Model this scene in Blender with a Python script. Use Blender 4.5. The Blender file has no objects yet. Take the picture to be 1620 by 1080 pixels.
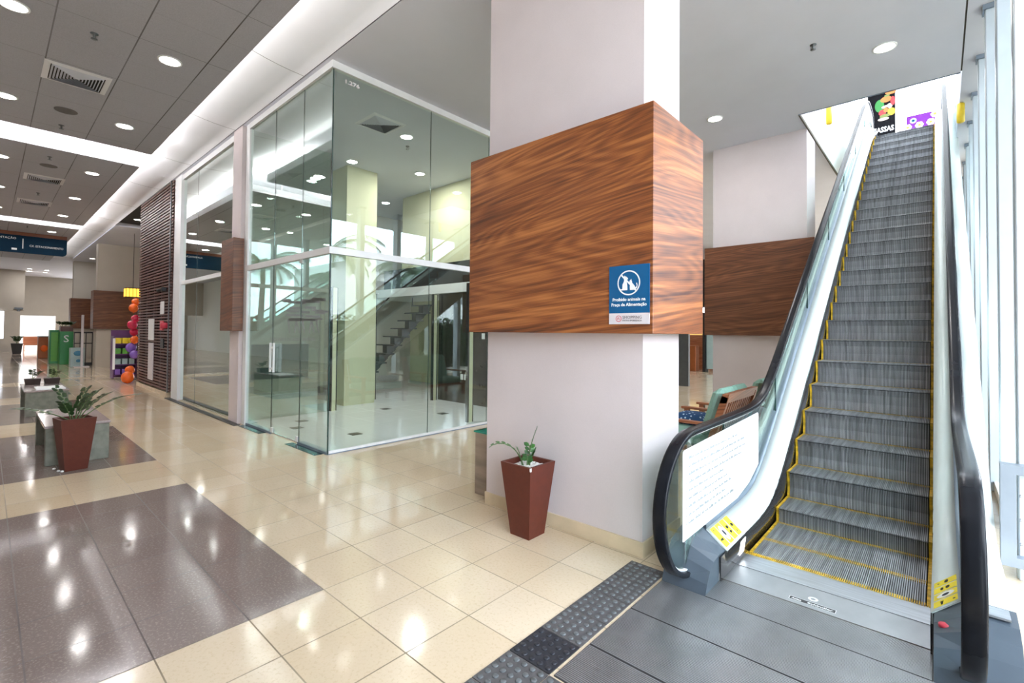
import bpy, math, random
from mathutils import Vector
PI = math.pi
random.seed(7)
scene = bpy.context.scene
COL = scene.collection

# ------------------------------------------------------------------ camera
cam_d = bpy.data.cameras.new('camera'); cam = bpy.data.objects.new('camera', cam_d); COL.objects.link(cam)
F, CY, YAW, PITCH, ROLL = 750.1, 511.4, 0.733433, 0.0184763, 0.009254
cam_d.sensor_width = 36.0; cam_d.sensor_fit = 'HORIZONTAL'; cam_d.lens = F / 1620 * 36
cam_d.shift_y = -(540 - CY) / 1620
cam_d.clip_start = 0.05; cam_d.clip_end = 300
fw = Vector((-math.sin(YAW) * math.cos(PITCH), math.cos(YAW) * math.cos(PITCH), math.sin(PITCH)))
rt = Vector((math.cos(YAW), math.sin(YAW), 0)); up = rt.cross(fw)
rt2 = math.cos(ROLL) * rt + math.sin(ROLL) * up; up2 = -math.sin(ROLL) * rt + math.cos(ROLL) * up
from mathutils import Matrix
m = Matrix((rt2, up2, -fw)).transposed().to_4x4(); m.translation = Vector((0, 0, 1.55)); cam.matrix_world = m
scene.camera = cam

# ------------------------------------------------------------------ daylight and exposure
world = bpy.data.worlds.new('world'); scene.world = world; world.use_nodes = True
bg = world.node_tree.nodes['Background']; bg.inputs['Color'].default_value = (0.84, 0.90, 1.0, 1); bg.inputs['Strength'].default_value = 14.0
vs = scene.view_settings; vs.view_transform = 'Standard'; vs.look = 'None'; vs.exposure = 0.0; vs.gamma = 1.0; vs.use_curve_mapping = False
scene.cycles.max_bounces = 10; scene.cycles.diffuse_bounces = 5; scene.cycles.glossy_bounces = 5
scene.cycles.transparent_max_bounces = 24; scene.cycles.transmission_bounces = 6
scene.cycles.sample_clamp_indirect = 40.0; scene.cycles.caustics_reflective = False; scene.cycles.caustics_refractive = False
scene.cycles.use_denoising = True
HALL_W = 6.5      # hall downlight watts
SOFF_W = 16.0      # soffit downlight watts
COVE_W = 6.0      # LED strip watts per metre

# ------------------------------------------------------------------ materials
def newmat(name):
    m = bpy.data.materials.new(name); m.use_nodes = True; nt = m.node_tree
    return m, nt, nt.nodes['Principled BSDF']
def N(nt, t, **k):
    n = nt.nodes.new(t)
    for a, v in k.items():
        if a in n.inputs.keys(): n.inputs[a].default_value = v
        else: setattr(n, a, v)
    return n
def L(nt, a, b): nt.links.new(a, b)
def coords(nt, scale=(1, 1, 1), kind='Object'):
    tc = N(nt, 'ShaderNodeTexCoord'); mp = N(nt, 'ShaderNodeMapping'); mp.inputs['Scale'].default_value = scale
    L(nt, tc.outputs[kind], mp.inputs['Vector']); return mp.outputs['Vector']
def ramp(nt, fac, stops):
    r = N(nt, 'ShaderNodeValToRGB'); e = r.color_ramp.elements
    while len(e) < len(stops): e.new(0.5)
    for i, (p, c) in enumerate(stops): e[i].position = p; e[i].color = (*c, 1)
    L(nt, fac, r.inputs['Fac']); return r.outputs['Color']
def math_(nt, op, a, b=None, c=None):
    n = N(nt, 'ShaderNodeMath'); n.operation = op
    for i, v in enumerate((a, b, c)):
        if v is None: continue
        if isinstance(v, (int, float)): n.inputs[i].default_value = v
        else: L(nt, v, n.inputs[i])
    return n.outputs[0]
def mixc(nt, fac, a, b):
    n = N(nt, 'ShaderNodeMix'); n.data_type = 'RGBA'
    for i, v in ((0, fac), (6, a), (7, b)):
        if isinstance(v, (int, float)): n.inputs[i].default_value = v
        elif isinstance(v, tuple): n.inputs[i].default_value = (*v, 1)
        else: L(nt, v, n.inputs[i])
    return n.outputs[2]
def plain(name, col, rough=0.5, metal=0.0, var=0.06, vscale=8.0, bump=0.0, spec=0.5):
    m, nt, b = newmat(name)
    v = coords(nt); no = N(nt, 'ShaderNodeTexNoise', Scale=vscale, Detail=4.0); L(nt, v, no.inputs['Vector'])
    lo = tuple(max(0, c * (1 - var)) for c in col); hi = tuple(min(1, c * (1 + var)) for c in col)
    L(nt, ramp(nt, no.outputs['Fac'], [(0.3, lo), (0.7, hi)]), b.inputs['Base Color'])
    b.inputs['Roughness'].default_value = rough; b.inputs['Metallic'].default_value = metal
    b.inputs['Specular IOR Level'].default_value = spec
    if bump:
        bp = N(nt, 'ShaderNodeBump', Strength=bump, Distance=0.002); L(nt, no.outputs['Fac'], bp.inputs['Height']); L(nt, bp.outputs['Normal'], b.inputs['Normal'])
    return m
def emit(name, col, s):
    m, nt, b = newmat(name); b.inputs['Base Color'].default_value = (*col, 1)
    b.inputs['Emission Color'].default_value = (*col, 1); b.inputs['Emission Strength'].default_value = s; return m
def glass(name, tint, gain=1.0, rough=0.0):
    m = bpy.data.materials.new(name); m.use_nodes = True; nt = m.node_tree; nt.nodes.clear()
    out = N(nt, 'ShaderNodeOutputMaterial'); tr = N(nt, 'ShaderNodeBsdfTransparent'); tr.inputs['Color'].default_value = (*tint, 1)
    gl = N(nt, 'ShaderNodeBsdfGlossy'); gl.inputs['Roughness'].default_value = rough; gl.inputs['Color'].default_value = (0.93, 1, 0.97, 1)
    ge = N(nt, 'ShaderNodeNewGeometry'); dt = N(nt, 'ShaderNodeVectorMath'); dt.operation = 'DOT_PRODUCT'
    L(nt, ge.outputs['Normal'], dt.inputs[0]); L(nt, ge.outputs['Incoming'], dt.inputs[1])
    c = math_(nt, 'ABSOLUTE', dt.outputs['Value']); p = math_(nt, 'POWER', math_(nt, 'SUBTRACT', 1.0, c), 5.0)
    f = math_(nt, 'MULTIPLY', math_(nt, 'MULTIPLY_ADD', p, 0.96, 0.042), gain)
    f = math_(nt, 'MINIMUM', f, 0.98)
    mx = N(nt, 'ShaderNodeMixShader'); L(nt, f, mx.inputs[0]); L(nt, tr.outputs[0], mx.inputs[1]); L(nt, gl.outputs[0], mx.inputs[2])
    L(nt, mx.outputs[0], out.inputs['Surface']); return m

T = 0.413    # floor tile module
def lines(nt, co, axis, period, width, off=0.0):
    s = N(nt, 'ShaderNodeSeparateXYZ'); L(nt, co, s.inputs[0])
    a = math_(nt, 'DIVIDE', math_(nt, 'SUBTRACT', s.outputs[axis], off), period)
    fr = math_(nt, 'ABSOLUTE', math_(nt, 'SUBTRACT', math_(nt, 'FRACT', a), 0.5))
    return math_(nt, 'GREATER_THAN', fr, 0.5 - width / period / 2)
def tile_mat(name, c1, c2, speck, joint, rough, rep, sscale=55.0, offx=-2.745, offy=1.386, samt=0.5):
    m, nt, b = newmat(name); co = coords(nt)
    lx = lines(nt, co, 0, rep, 0.007, offx); ly = lines(nt, co, 1, rep, 0.007, offy)
    ln = math_(nt, 'MAXIMUM', lx, ly)
    s = N(nt, 'ShaderNodeSeparateXYZ'); L(nt, co, s.inputs[0])
    cb = N(nt, 'ShaderNodeCombineXYZ')
    L(nt, math_(nt, 'FLOOR', math_(nt, 'DIVIDE', math_(nt, 'SUBTRACT', s.outputs[0], offx), rep)), cb.inputs[0])
    L(nt, math_(nt, 'FLOOR', math_(nt, 'DIVIDE', math_(nt, 'SUBTRACT', s.outputs[1], offy), rep)), cb.inputs[1])
    wn = N(nt, 'ShaderNodeTexWhiteNoise'); L(nt, cb.outputs[0], wn.inputs['Vector'])
    big = N(nt, 'ShaderNodeTexNoise', Scale=2.2, Detail=3.0); L(nt, co, big.inputs['Vector'])
    base = mixc(nt, math_(nt, 'MULTIPLY_ADD', wn.outputs['Value'], 0.6, math_(nt, 'MULTIPLY', big.outputs['Fac'], 0.4)), c1, c2)
    vo = N(nt, 'ShaderNodeTexNoise', Scale=sscale, Detail=3.0, Roughness=0.7); L(nt, co, vo.inputs['Vector'])
    sp = N(nt, 'ShaderNodeMapRange'); sp.inputs[1].default_value = 0.52; sp.inputs[2].default_value = 0.66; sp.inputs[4].default_value = samt
    L(nt, vo.outputs['Fac'], sp.inputs[0])
    base = mixc(nt, sp.outputs[0], base, speck)
    jn = N(nt, 'ShaderNodeTexNoise', Scale=1.3); L(nt, co, jn.inputs['Vector'])
    ja = math_(nt, 'MULTIPLY', ln, math_(nt, 'MULTIPLY_ADD', jn.outputs['Fac'], 1.3, 0.1))
    base = mixc(nt, ja, base, joint)
    L(nt, base, b.inputs['Base Color'])
    rn = math_(nt, 'MULTIPLY_ADD', big.outputs['Fac'], 0.10, rough - 0.05)
    L(nt, math_(nt, 'MAXIMUM', rn, math_(nt, 'MULTIPLY', ln, 0.5)), b.inputs['Roughness'])
    hb = N(nt, 'ShaderNodeTexNoise', Scale=3.0, Detail=1.0); L(nt, co, hb.inputs['Vector'])
    bp = N(nt, 'ShaderNodeBump', Strength=0.25, Distance=0.003)
    L(nt, math_(nt, 'SUBTRACT', hb.outputs['Fac'], math_(nt, 'MULTIPLY', ln, 0.4)), bp.inputs['Height']); L(nt, bp.outputs['Normal'], b.inputs['Normal'])
    return m
def wood_mat(name, dark, mid, light, rough=0.35, off=0.0):
    m, nt, b = newmat(name)
    tc = N(nt, 'ShaderNodeTexCoord'); s = N(nt, 'ShaderNodeSeparateXYZ'); L(nt, tc.outputs['Object'], s.inputs[0])
    h = math_(nt, 'ADD', math_(nt, 'ADD', s.outputs[0], s.outputs[1]), off)
    # slight climb of the grain
    z = math_(nt, 'ADD', s.outputs[2], math_(nt, 'MULTIPLY', h, -0.10))
    cb = N(nt, 'ShaderNodeCombineXYZ'); L(nt, math_(nt, 'MULTIPLY', h, 0.45), cb.inputs[0]); L(nt, math_(nt, 'MULTIPLY', z, 3.4), cb.inputs[2])
    n1 = N(nt, 'ShaderNodeTexNoise', Scale=1.0, Detail=0.6, Roughness=0.3, Distortion=0.1); L(nt, cb.outputs[0], n1.inputs['Vector'])
    ring = math_(nt, 'MULTIPLY_ADD', math_(nt, 'SINE', math_(nt, 'MULTIPLY', n1.outputs['Fac'], 110.0)), 0.5, 0.5)
    cb2 = N(nt, 'ShaderNodeCombineXYZ'); L(nt, math_(nt, 'MULTIPLY', h, 0.5), cb2.inputs[0]); L(nt, math_(nt, 'MULTIPLY', z, 42.0), cb2.inputs[2])
    n2 = N(nt, 'ShaderNodeTexNoise', Scale=1.0, Detail=5.0, Roughness=0.62); L(nt, cb2.outputs[0], n2.inputs['Vector'])
    cb3 = N(nt, 'ShaderNodeCombineXYZ'); L(nt, math_(nt, 'MULTIPLY', h, 3.0), cb3.inputs[0]); L(nt, math_(nt, 'MULTIPLY', z, 210.0), cb3.inputs[2])
    n3 = N(nt, 'ShaderNodeTexNoise', Scale=1.0, Detail=2.0); L(nt, cb3.outputs[0], n3.inputs['Vector'])
    cb4 = N(nt, 'ShaderNodeCombineXYZ'); L(nt, math_(nt, 'MULTIPLY', h, 0.35), cb4.inputs[0]); L(nt, math_(nt, 'MULTIPLY', z, 7.5), cb4.inputs[2])
    n4 = N(nt, 'ShaderNodeTexNoise', Scale=1.0, Detail=2.0); L(nt, cb4.outputs[0], n4.inputs['Vector'])
    f = math_(nt, 'ADD', math_(nt, 'MULTIPLY_ADD', n4.outputs['Fac'], 0.45, -0.20), math_(nt, 'ADD', math_(nt, 'MULTIPLY', ring, 0.085), math_(nt, 'ADD', math_(nt, 'MULTIPLY', n2.outputs['Fac'], 0.66), math_(nt, 'MULTIPLY', n3.outputs['Fac'], 0.20))))
    L(nt, ramp(nt, f, [(0.33, dark), (0.5, mid), (0.68, light)]), b.inputs['Base Color'])
    b.inputs['Roughness'].default_value = rough
    return m
def steel_mat(name, col, rough, axis_scale, metal=0.9, amt=0.35):
    m, nt, b = newmat(name); v = coords(nt, axis_scale); no = N(nt, 'ShaderNodeTexNoise', Scale=1.0, Detail=4.0); L(nt, v, no.inputs['Vector'])
    L(nt, ramp(nt, no.outputs['Fac'], [(0.3, tuple(c * (1 - amt) for c in col)), (0.7, tuple(min(1, c * (1 + amt)) for c in col))]), b.inputs['Base Color'])
    b.inputs['Roughness'].default_value = rough; b.inputs['Metallic'].default_value = metal; return m
def wall_mat(name, col, var=0.05):
    m, nt, b = newmat(name); v = coords(nt)
    n1 = N(nt, 'ShaderNodeTexNoise', Scale=1.6, Detail=5.0); L(nt, v, n1.inputs['Vector'])
    n2 = N(nt, 'ShaderNodeTexNoise', Scale=160.0, Detail=2.0); L(nt, v, n2.inputs['Vector'])
    f = math_(nt, 'MULTIPLY_ADD', n2.outputs['Fac'], 0.35, math_(nt, 'MULTIPLY', n1.outputs['Fac'], 0.65))
    L(nt, ramp(nt, f, [(0.35, tuple(c * (1 - var) for c in col)), (0.65, tuple(min(1, c * (1 + var)) for c in col))]), b.inputs['Base Color'])
    b.inputs['Roughness'].default_value = 0.75
    bp = N(nt, 'ShaderNodeBump', Strength=0.3, Distance=0.002); L(nt, n2.outputs['Fac'], bp.inputs['Height']); L(nt, bp.outputs['Normal'], b.inputs['Normal'])
    return m
def panel_ceiling(name, col):
    m, nt, b = newmat(name); co = coords(nt)
    lx = lines(nt, co, 0, 0.625, 0.006, -7.53); lx2 = lines(nt, co, 0, 1.25, 0.010, -7.53)
    ly = lines(nt, co, 1, 0.632, 0.012, 1.66)
    no = N(nt, 'ShaderNodeTexNoise', Scale=0.8, Detail=0.0); L(nt, co, no.inputs['Vector'])
    f = math_(nt, 'MAXIMUM', ly, math_(nt, 'MULTIPLY', lx, 0.25))
    f = math_(nt, 'MAXIMUM', f, math_(nt, 'MULTIPLY', lx2, 0.6))
    f = math_(nt, 'MULTIPLY', f, math_(nt, 'MULTIPLY_ADD', no.outputs['Fac'], 1.3, 0.05))
    n2 = N(nt, 'ShaderNodeTexNoise', Scale=90.0, Detail=3.0); L(nt, co, n2.inputs['Vector'])
    c = ramp(nt, n2.outputs['Fac'], [(0.35, tuple(x * 0.93 for x in col)), (0.65, tuple(x * 1.05 for x in col))])
    L(nt, mixc(nt, f, c, (0.09, 0.08, 0.08)), b.inputs['Base Color']); b.inputs['Roughness'].default_value = 0.8
    return m

M = {}
M['floor'] = tile_mat('beige_floor_tiles', (0.65, 0.51, 0.345), (0.75, 0.63, 0.47), (0.52, 0.38, 0.22), (0.20, 0.15, 0.09), 0.09, T, samt=0.35)
M['purple'] = tile_mat('mauve_floor_tiles', (0.215, 0.163, 0.142), (0.25, 0.195, 0.172), (0.42, 0.36, 0.32), (0.07, 0.05, 0.045), 0.10, T * 1.0, 70.0, samt=0.55)
M['shopfloor'] = tile_mat('pale_shop_floor', (0.74, 0.76, 0.76), (0.80, 0.82, 0.82), (0.68, 0.70, 0.70), (0.40, 0.42, 0.42), 0.10, 0.6, samt=0.2)
M['wall'] = wall_mat('textured_beige_plaster', (0.625, 0.555, 0.555))
M['wall_far'] = wall_mat('beige_wall_paint', (0.50, 0.46, 0.40))
M['wall_white'] = wall_mat('white_wall_paint', (0.80, 0.80, 0.79), 0.02)
M['wall_cream'] = wall_mat('cream_green_paint', (0.55, 0.54, 0.36), 0.03)
M['soffit'] = wall_mat('soffit_paint', (0.63, 0.645, 0.72), 0.03)
M['cove'] = wall_mat('cove_paint', (0.76, 0.76, 0.79), 0.02)
M['panels'] = panel_ceiling('ceiling_panels', (0.43, 0.435, 0.49))
M['groove'] = plain('dark_joint', (0.11, 0.095, 0.07), 0.8)
M['stone'] = plain('beige_marble_skirting', (0.62, 0.50, 0.34), 0.3, var=0.12, vscale=5)
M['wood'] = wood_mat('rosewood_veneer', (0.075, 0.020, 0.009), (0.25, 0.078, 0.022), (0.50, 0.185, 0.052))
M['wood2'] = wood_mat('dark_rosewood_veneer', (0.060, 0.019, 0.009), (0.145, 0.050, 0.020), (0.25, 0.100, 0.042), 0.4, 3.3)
M['slat'] = wood_mat('dark_slat_wood', (0.055, 0.020, 0.016), (0.115, 0.045, 0.034), (0.20, 0.085, 0.065), 0.4, 1.0)
M['teak'] = wood_mat('sofa_wood', (0.16, 0.045, 0.018), (0.34, 0.115, 0.05), (0.48, 0.20, 0.10), 0.35, 2.0)
M['black'] = plain('black_plastic', (0.012, 0.012, 0.014), 0.35)
M['dark'] = plain('dark_void', (0.02, 0.018, 0.018), 0.9)
M['rubber'] = plain('handrail_rubber', (0.009, 0.010, 0.013), 0.26, var=0.2, spec=0.2)
M['alu'] = plain('white_aluminium', (0.78, 0.79, 0.80), 0.3, 0.0, 0.02)
M['mull'] = plain('pale_blue_grey_aluminium', (0.50, 0.57, 0.62), 0.3, 0.0, 0.03)
M['steel'] = steel_mat('brushed_steel', (0.50, 0.52, 0.55), 0.3, (3, 60, 3), 0.9, 0.15)
M['step'] = steel_mat('escalator_step_metal', (0.36, 0.37, 0.39), 0.42, (45, 2, 2), 0.6, 0.42)
M['stepdark'] = plain('step_groove_black', (0.012, 0.012, 0.013), 0.6)
M['yellow'] = plain('safety_yellow', (0.62, 0.38, 0.02), 0.55, var=0.5, vscale=25)
M['yellowb'] = plain('bright_yellow', (0.90, 0.72, 0.02), 0.4)
M['yellowc'] = plain('hanging_guard_yellow', (0.85, 0.60, 0.03), 0.35)
M['newel'] = plain('grey_blue_plastic', (0.065, 0.085, 0.108), 0.38, var=0.05)
M['skirt'] = plain('black_skirt_panel', (0.022, 0.020, 0.021), 0.12, spec=0.8)
M['deck'] = plain('pale_satin_deck', (0.70, 0.76, 0.74), 0.3, 0.0, 0.02)
M['profile'] = plain('grey_glass_profile', (0.22, 0.27, 0.33), 0.3, 0.4)
M['glassfront'] = glass('green_tinted_glass', (0.93, 0.975, 0.96), 1.7)
M['glasspart'] = glass('partition_glass', (0.78, 0.88, 0.84), 3.6)
M['glassbal'] = glass('balustrade_glass', (0.88, 0.955, 0.93), 0.7)
M['glasswin'] = glass('window_glass', (0.95, 0.97, 0.98), 1.0)
M['glassedge'] = plain('glass_edge_dark_green', (0.02, 0.055, 0.05), 0.2)
M['glasstop'] = plain('green_glass_top', (0.03, 0.28, 0.20), 0.08)
M['pot'] = plain('brick_red_fibre_pot', (0.105, 0.024, 0.014), 0.5, var=0.08, vscale=20, bump=0.2, spec=0.3)
M['potchip'] = plain('chipped_pot_edge', (0.75, 0.72, 0.70), 0.7)
M['pebble'] = plain('white_pebbles', (0.75, 0.74, 0.72), 0.6)
M['soil'] = plain('dark_soil', (0.05, 0.03, 0.02), 0.9)
M['leaf'] = plain('glossy_leaf', (0.035, 0.13, 0.022), 0.3, var=0.35, vscale=12)
M['leafdark'] = plain('dark_leaf', (0.018, 0.055, 0.015), 0.35, var=0.3)
M['stem'] = plain('green_stem', (0.09, 0.16, 0.05), 0.5)
M['concrete'] = plain('bench_concrete', (0.22, 0.225, 0.185), 0.75, var=0.18, vscale=14, bump=0.4)
M['granite'] = plain('polished_granite_top', (0.36, 0.29, 0.28), 0.15, var=0.15, vscale=60)
M['marble'] = steel_mat('brown_veined_marble', (0.28, 0.22, 0.17), 0.15, (1.5, 2, 9), 0.0, 0.3)
M['blue'] = plain('sign_blue', (0.0, 0.095, 0.25), 0.35, var=0.02)
M['white'] = plain('white_print', (0.85, 0.86, 0.86), 0.45, var=0.01)
M['signgrey'] = plain('sign_pale_grey', (0.68, 0.64, 0.66), 0.45, var=0.02)
M['print_grey'] = plain('grey_print', (0.16, 0.14, 0.16), 0.5)
M['print_light'] = plain('light_grey_print', (0.22, 0.25, 0.26), 0.5)
M['red'] = plain('red_print', (0.60, 0.04, 0.07), 0.4)
M['navy'] = plain('banner_navy', (0.002, 0.022, 0.048), 0.7, spec=0.15)
M['navy2'] = plain('banner_patch', (0.02, 0.035, 0.09), 0.4)
M['brownstrip'] = plain('banner_brown', (0.19, 0.055, 0.018), 0.5)
M['cushion'] = plain('mint_cushion_fabric', (0.25, 0.43, 0.36), 0.8, var=0.08, vscale=30)
M['orange'] = plain('orange_balloon', (0.85, 0.13, 0.005), 0.25)
M['pink'] = plain('crimson_balloon', (0.55, 0.01, 0.06), 0.25)
M['violet'] = plain('violet_balloon', (0.24, 0.12, 0.52), 0.25)
M['purplestand'] = plain('purple_stand', (0.12, 0.03, 0.14), 0.4)
M['green'] = plain('kiosk_green', (0.02, 0.24, 0.05), 0.35)
M['green2'] = plain('kiosk_lime', (0.12, 0.42, 0.04), 0.35)
M['teal'] = plain('kiosk_teal', (0.03, 0.18, 0.30), 0.4)
M['paleblue'] = plain('pale_blue_panel', (0.35, 0.47, 0.47), 0.4)
M['copper'] = plain('copper_bin', (0.35, 0.10, 0.03), 0.35, 0.3)
M['trunk'] = plain('palm_trunk', (0.16, 0.13, 0.10), 0.9, var=0.3, vscale=15)
M['palm'] = plain('palm_leaf', (0.05, 0.13, 0.04), 0.5, var=0.3)
M['pave'] = plain('outdoor_paving', (0.50, 0.46, 0.38), 0.8, var=0.1, vscale=3)
M['facade'] = plain('outdoor_facade', (0.55, 0.56, 0.56), 0.8)
M['lampon'] = emit('lamp_diffuser_glow', (1.0, 0.97, 0.92), 14.0)
M['amber'] = emit('amber_shade_glow', (1.0, 0.55, 0.06), 1.6)
M['amberlit'] = emit('lit_shop_yellow', (1.0, 0.66, 0.20), 0.7)
M['coolglow'] = emit('cool_lit_panel', (0.85, 0.9, 1.0), 1.6)
M['metalgrey'] = plain('grey_metal_panel', (0.13, 0.14, 0.15), 0.3, 0.5)
M['blackwall'] = plain('black_glossy_wall', (0.018, 0.017, 0.018), 0.2)
M['tact_new'] = plain('new_tactile_tile', (0.018, 0.020, 0.028), 0.45, var=0.1)
M['tact_old'] = plain('worn_tactile_tile', (0.085, 0.082, 0.085), 0.5, var=0.2, vscale=25)
M['tact_dome'] = plain('worn_tactile_dome', (0.115, 0.125, 0.13), 0.4, 0.1, var=0.15, vscale=30)
M['lightstrip'] = emit('balustrade_light_lens', (1, 1, 1), 2.5)

# ------------------------------------------------------------------ mesh helpers
class MB:
    def __init__(s): s.v = []; s.f = []; s.mi = []; s.smooth = []
    def add(s, vs_, fs, mi=0, sm=False):
        o = len(s.v); s.v += [tuple(p) for p in vs_]
        for f in fs: s.f.append([i + o for i in f]); s.mi.append(mi); s.smooth.append(sm)
        return s
    def box(s, x0, y0, z0, x1, y1, z1, mi=0, bev=0.0):
        if bev > 0:
            b = min(bev, (x1 - x0) / 2.01, (y1 - y0) / 2.01, (z1 - z0) / 2.01)
            vs_ = []
            for sx in (0, 1):
                for sy in (0, 1):
                    for sz in (0, 1):
                        X = (x0, x1)[sx]; Y = (y0, y1)[sy]; Z = (z0, z1)[sz]
                        dx = b if sx == 0 else -b; dy = b if sy == 0 else -b; dz = b if sz == 0 else -b
                        vs_ += [(X, Y + dy, Z + dz), (X + dx, Y, Z + dz), (X + dx, Y + dy, Z)]
            def q(sx, sy, sz, k): return ((sx * 2 + sy) * 2 + sz) * 3 + k
            fs = []
            for a in (0, 1):
                fs.append([q(a, 0, 0, 0), q(a, 1, 0, 0), q(a, 1, 1, 0), q(a, 0, 1, 0)])
                fs.append([q(0, a, 0, 1), q(1, a, 0, 1), q(1, a, 1, 1), q(0, a, 1, 1)])
                fs.append([q(0, 0, a, 2), q(1, 0, a, 2), q(1, 1, a, 2), q(0, 1, a, 2)])
            for a in (0, 1):
                for b_ in (0, 1):
                    fs.append([q(a, b_, 0, 0), q(a, b_, 1, 0), q(a, b_, 1, 1), q(a, b_, 0, 1)])
                    fs.append([q(a, 0, b_, 0), q(a, 1, b_, 0), q(a, 1, b_, 2), q(a, 0, b_, 2)])
                    fs.append([q(0, a, b_, 1), q(1, a, b_, 1), q(1, a, b_, 2), q(0, a, b_, 2)])
            for sx in (0, 1):
                for sy in (0, 1):
                    for sz in (0, 1): fs.append([q(sx, sy, sz, 0), q(sx, sy, sz, 1), q(sx, sy, sz, 2)])
            return s.add(vs_, fs, mi)
        vs_ = [(x0, y0, z0), (x1, y0, z0), (x1, y1, z0), (x0, y1, z0), (x0, y0, z1), (x1, y0, z1), (x1, y1, z1), (x0, y1, z1)]
        return s.add(vs_, [(0, 3, 2, 1), (4, 5, 6, 7), (0, 1, 5, 4), (1, 2, 6, 5), (2, 3, 7, 6), (3, 0, 4, 7)], mi)
    def prism(s, pts, a0, a1, axis='x', mi=0, sm=False):
        """pts: polygon in the plane normal to axis ((y,z), (x,z) or (x,y))"""
        def P(p, a): return (a, p[0], p[1]) if axis == 'x' else ((p[0], a, p[1]) if axis == 'y' else (p[0], p[1], a))
        n = len(pts); vs_ = [P(p, a0) for p in pts] + [P(p, a1) for p in pts]
        s.add(vs_, [list(range(n))[::-1], [i + n for i in range(n)]], mi)
        o = len(s.v) - 2 * n
        for i in range(n):
            s.f.append([o + i, o + (i + 1) % n, o + n + (i + 1) % n, o + n + i]); s.mi.append(mi); s.smooth.append(sm)
        return s
    def strip(s, pa, pb, a0, a1, mi=0, sm=True, cap=True):
        """solid between two polylines pa, pb of (y,z), between x=a0 and x=a1"""
        n = len(pa); vs_ = []
        for p, q in zip(pa, pb): vs_ += [(a0, *p), (a1, *p), (a1, *q), (a0, *q)]
        fs = []
        for i in range(n - 1):
            a = 4 * i; b = a + 4
            for j in range(4): fs.append([a + j, a + (j + 1) % 4, b + (j + 1) % 4, b + j])
        if cap: fs += [[0, 1, 2, 3], [4 * n - 4, 4 * n - 1, 4 * n - 2, 4 * n - 3]]
        return s.add(vs_, fs, mi, sm)
    def sweep(s, path, prof, mi=0, sm=True, cap=True):
        """path of (y,z) in the YZ plane at given x0; prof: list of (dx, dn)"""
        n = len(path); k = len(prof); vs_ = []
        for i in range(n):
            a = path[max(0, i - 1)]; b = path[min(n - 1, i + 1)]
            ty, tz = b[0] - a[0], b[1] - a[1]; l = math.hypot(ty, tz) or 1; ny, nz = -tz / l, ty / l
            for dx, dn in prof: vs_.append((dx, path[i][0] + ny * dn, path[i][1] + nz * dn))
        fs = []
        for i in range(n - 1):
            for j in range(k): fs.append([i * k + j, i * k + (j + 1) % k, (i + 1) * k + (j + 1) % k, (i + 1) * k + j])
        if cap: fs += [list(range(k))[::-1], [(n - 1) * k + j for j in range(k)]]
        return s.add(vs_, fs, mi, sm)
    def tube(s, path, r, seg=8, mi=0, cap=True):
        path = [Vector(p) for p in path]; n = len(path); vs_ = []
        rr = r if isinstance(r, (list, tuple)) else [r] * n
        prev = None
        for i, p in enumerate(path):
            t = (path[min(n - 1, i + 1)] - path[max(0, i - 1)]).normalized()
            u = t.cross(Vector((0, 0, 1)))
            if u.length < 1e-3: u = t.cross(Vector((1, 0, 0)))
            u.normalize()
            if prev is not None and u.dot(prev) < 0: u = -u
            prev = u; w = t.cross(u)
            for j in range(seg):
                a = 2 * PI * j / seg; vs_.append(p + (u * math.cos(a) + w * math.sin(a)) * rr[i])
        fs = []
        for i in range(n - 1):
            for j in range(seg): fs.append([i * seg + j, i * seg + (j + 1) % seg, (i + 1) * seg + (j + 1) % seg, (i + 1) * seg + j])
        if cap: fs += [list(range(seg))[::-1], [(n - 1) * seg + j for j in range(seg)]]
        return s.add(vs_, fs, mi, True)
    def lathe(s, c, prof, seg=20, mi=0, sm=True):
        vs_ = []; n = len(prof)
        for r, z in prof:
            for j in range(seg): a = 2 * PI * j / seg; vs_.append((c[0] + r * math.cos(a), c[1] + r * math.sin(a), c[2] + z))
        fs = []
        for i in range(n - 1):
            for j in range(seg): fs.append([i * seg + j, i * seg + (j + 1) % seg, (i + 1) * seg + (j + 1) % seg, (i + 1) * seg + j])
        fs += [list(range(seg))[::-1], [(n - 1) * seg + j for j in range(seg)]]
        return s.add(vs_, fs, mi, sm)
    def ball(s, c, r, seg=12, mi=0, sz=1.0, sx=1.0, sy=1.0):
        prof = [(math.sin(PI * i / (seg // 2)), -math.cos(PI * i / (seg // 2))) for i in range(seg // 2 + 1)]
        vs_ = []
        for a, z in prof:
            for j in range(seg): t = 2 * PI * j / seg; vs_.append((c[0] + r * sx * a * math.cos(t), c[1] + r * sy * a * math.sin(t), c[2] + r * sz * z))
        fs = []
        for i in range(len(prof) - 1):
            for j in range(seg): fs.append([i * seg + j, i * seg + (j + 1) % seg, (i + 1) * seg + (j + 1) % seg, (i + 1) * seg + j])
        return s.add(vs_, fs, mi, True)
    def frustum(s, c, b0, b1, z0, z1, mi=0):
        x, y = c
        vs_ = [(x + sx * b, y + sy * b, z) for b, z in ((b0 / 2, z0), (b1 / 2, z1)) for sx, sy in ((-1, -1), (1, -1), (1, 1), (-1, 1))]
        return s.add(vs_, [(0, 3, 2, 1), (4, 5, 6, 7), (0, 1, 5, 4), (1, 2, 6, 5), (2, 3, 7, 6), (3, 0, 4, 7)], mi)
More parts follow.
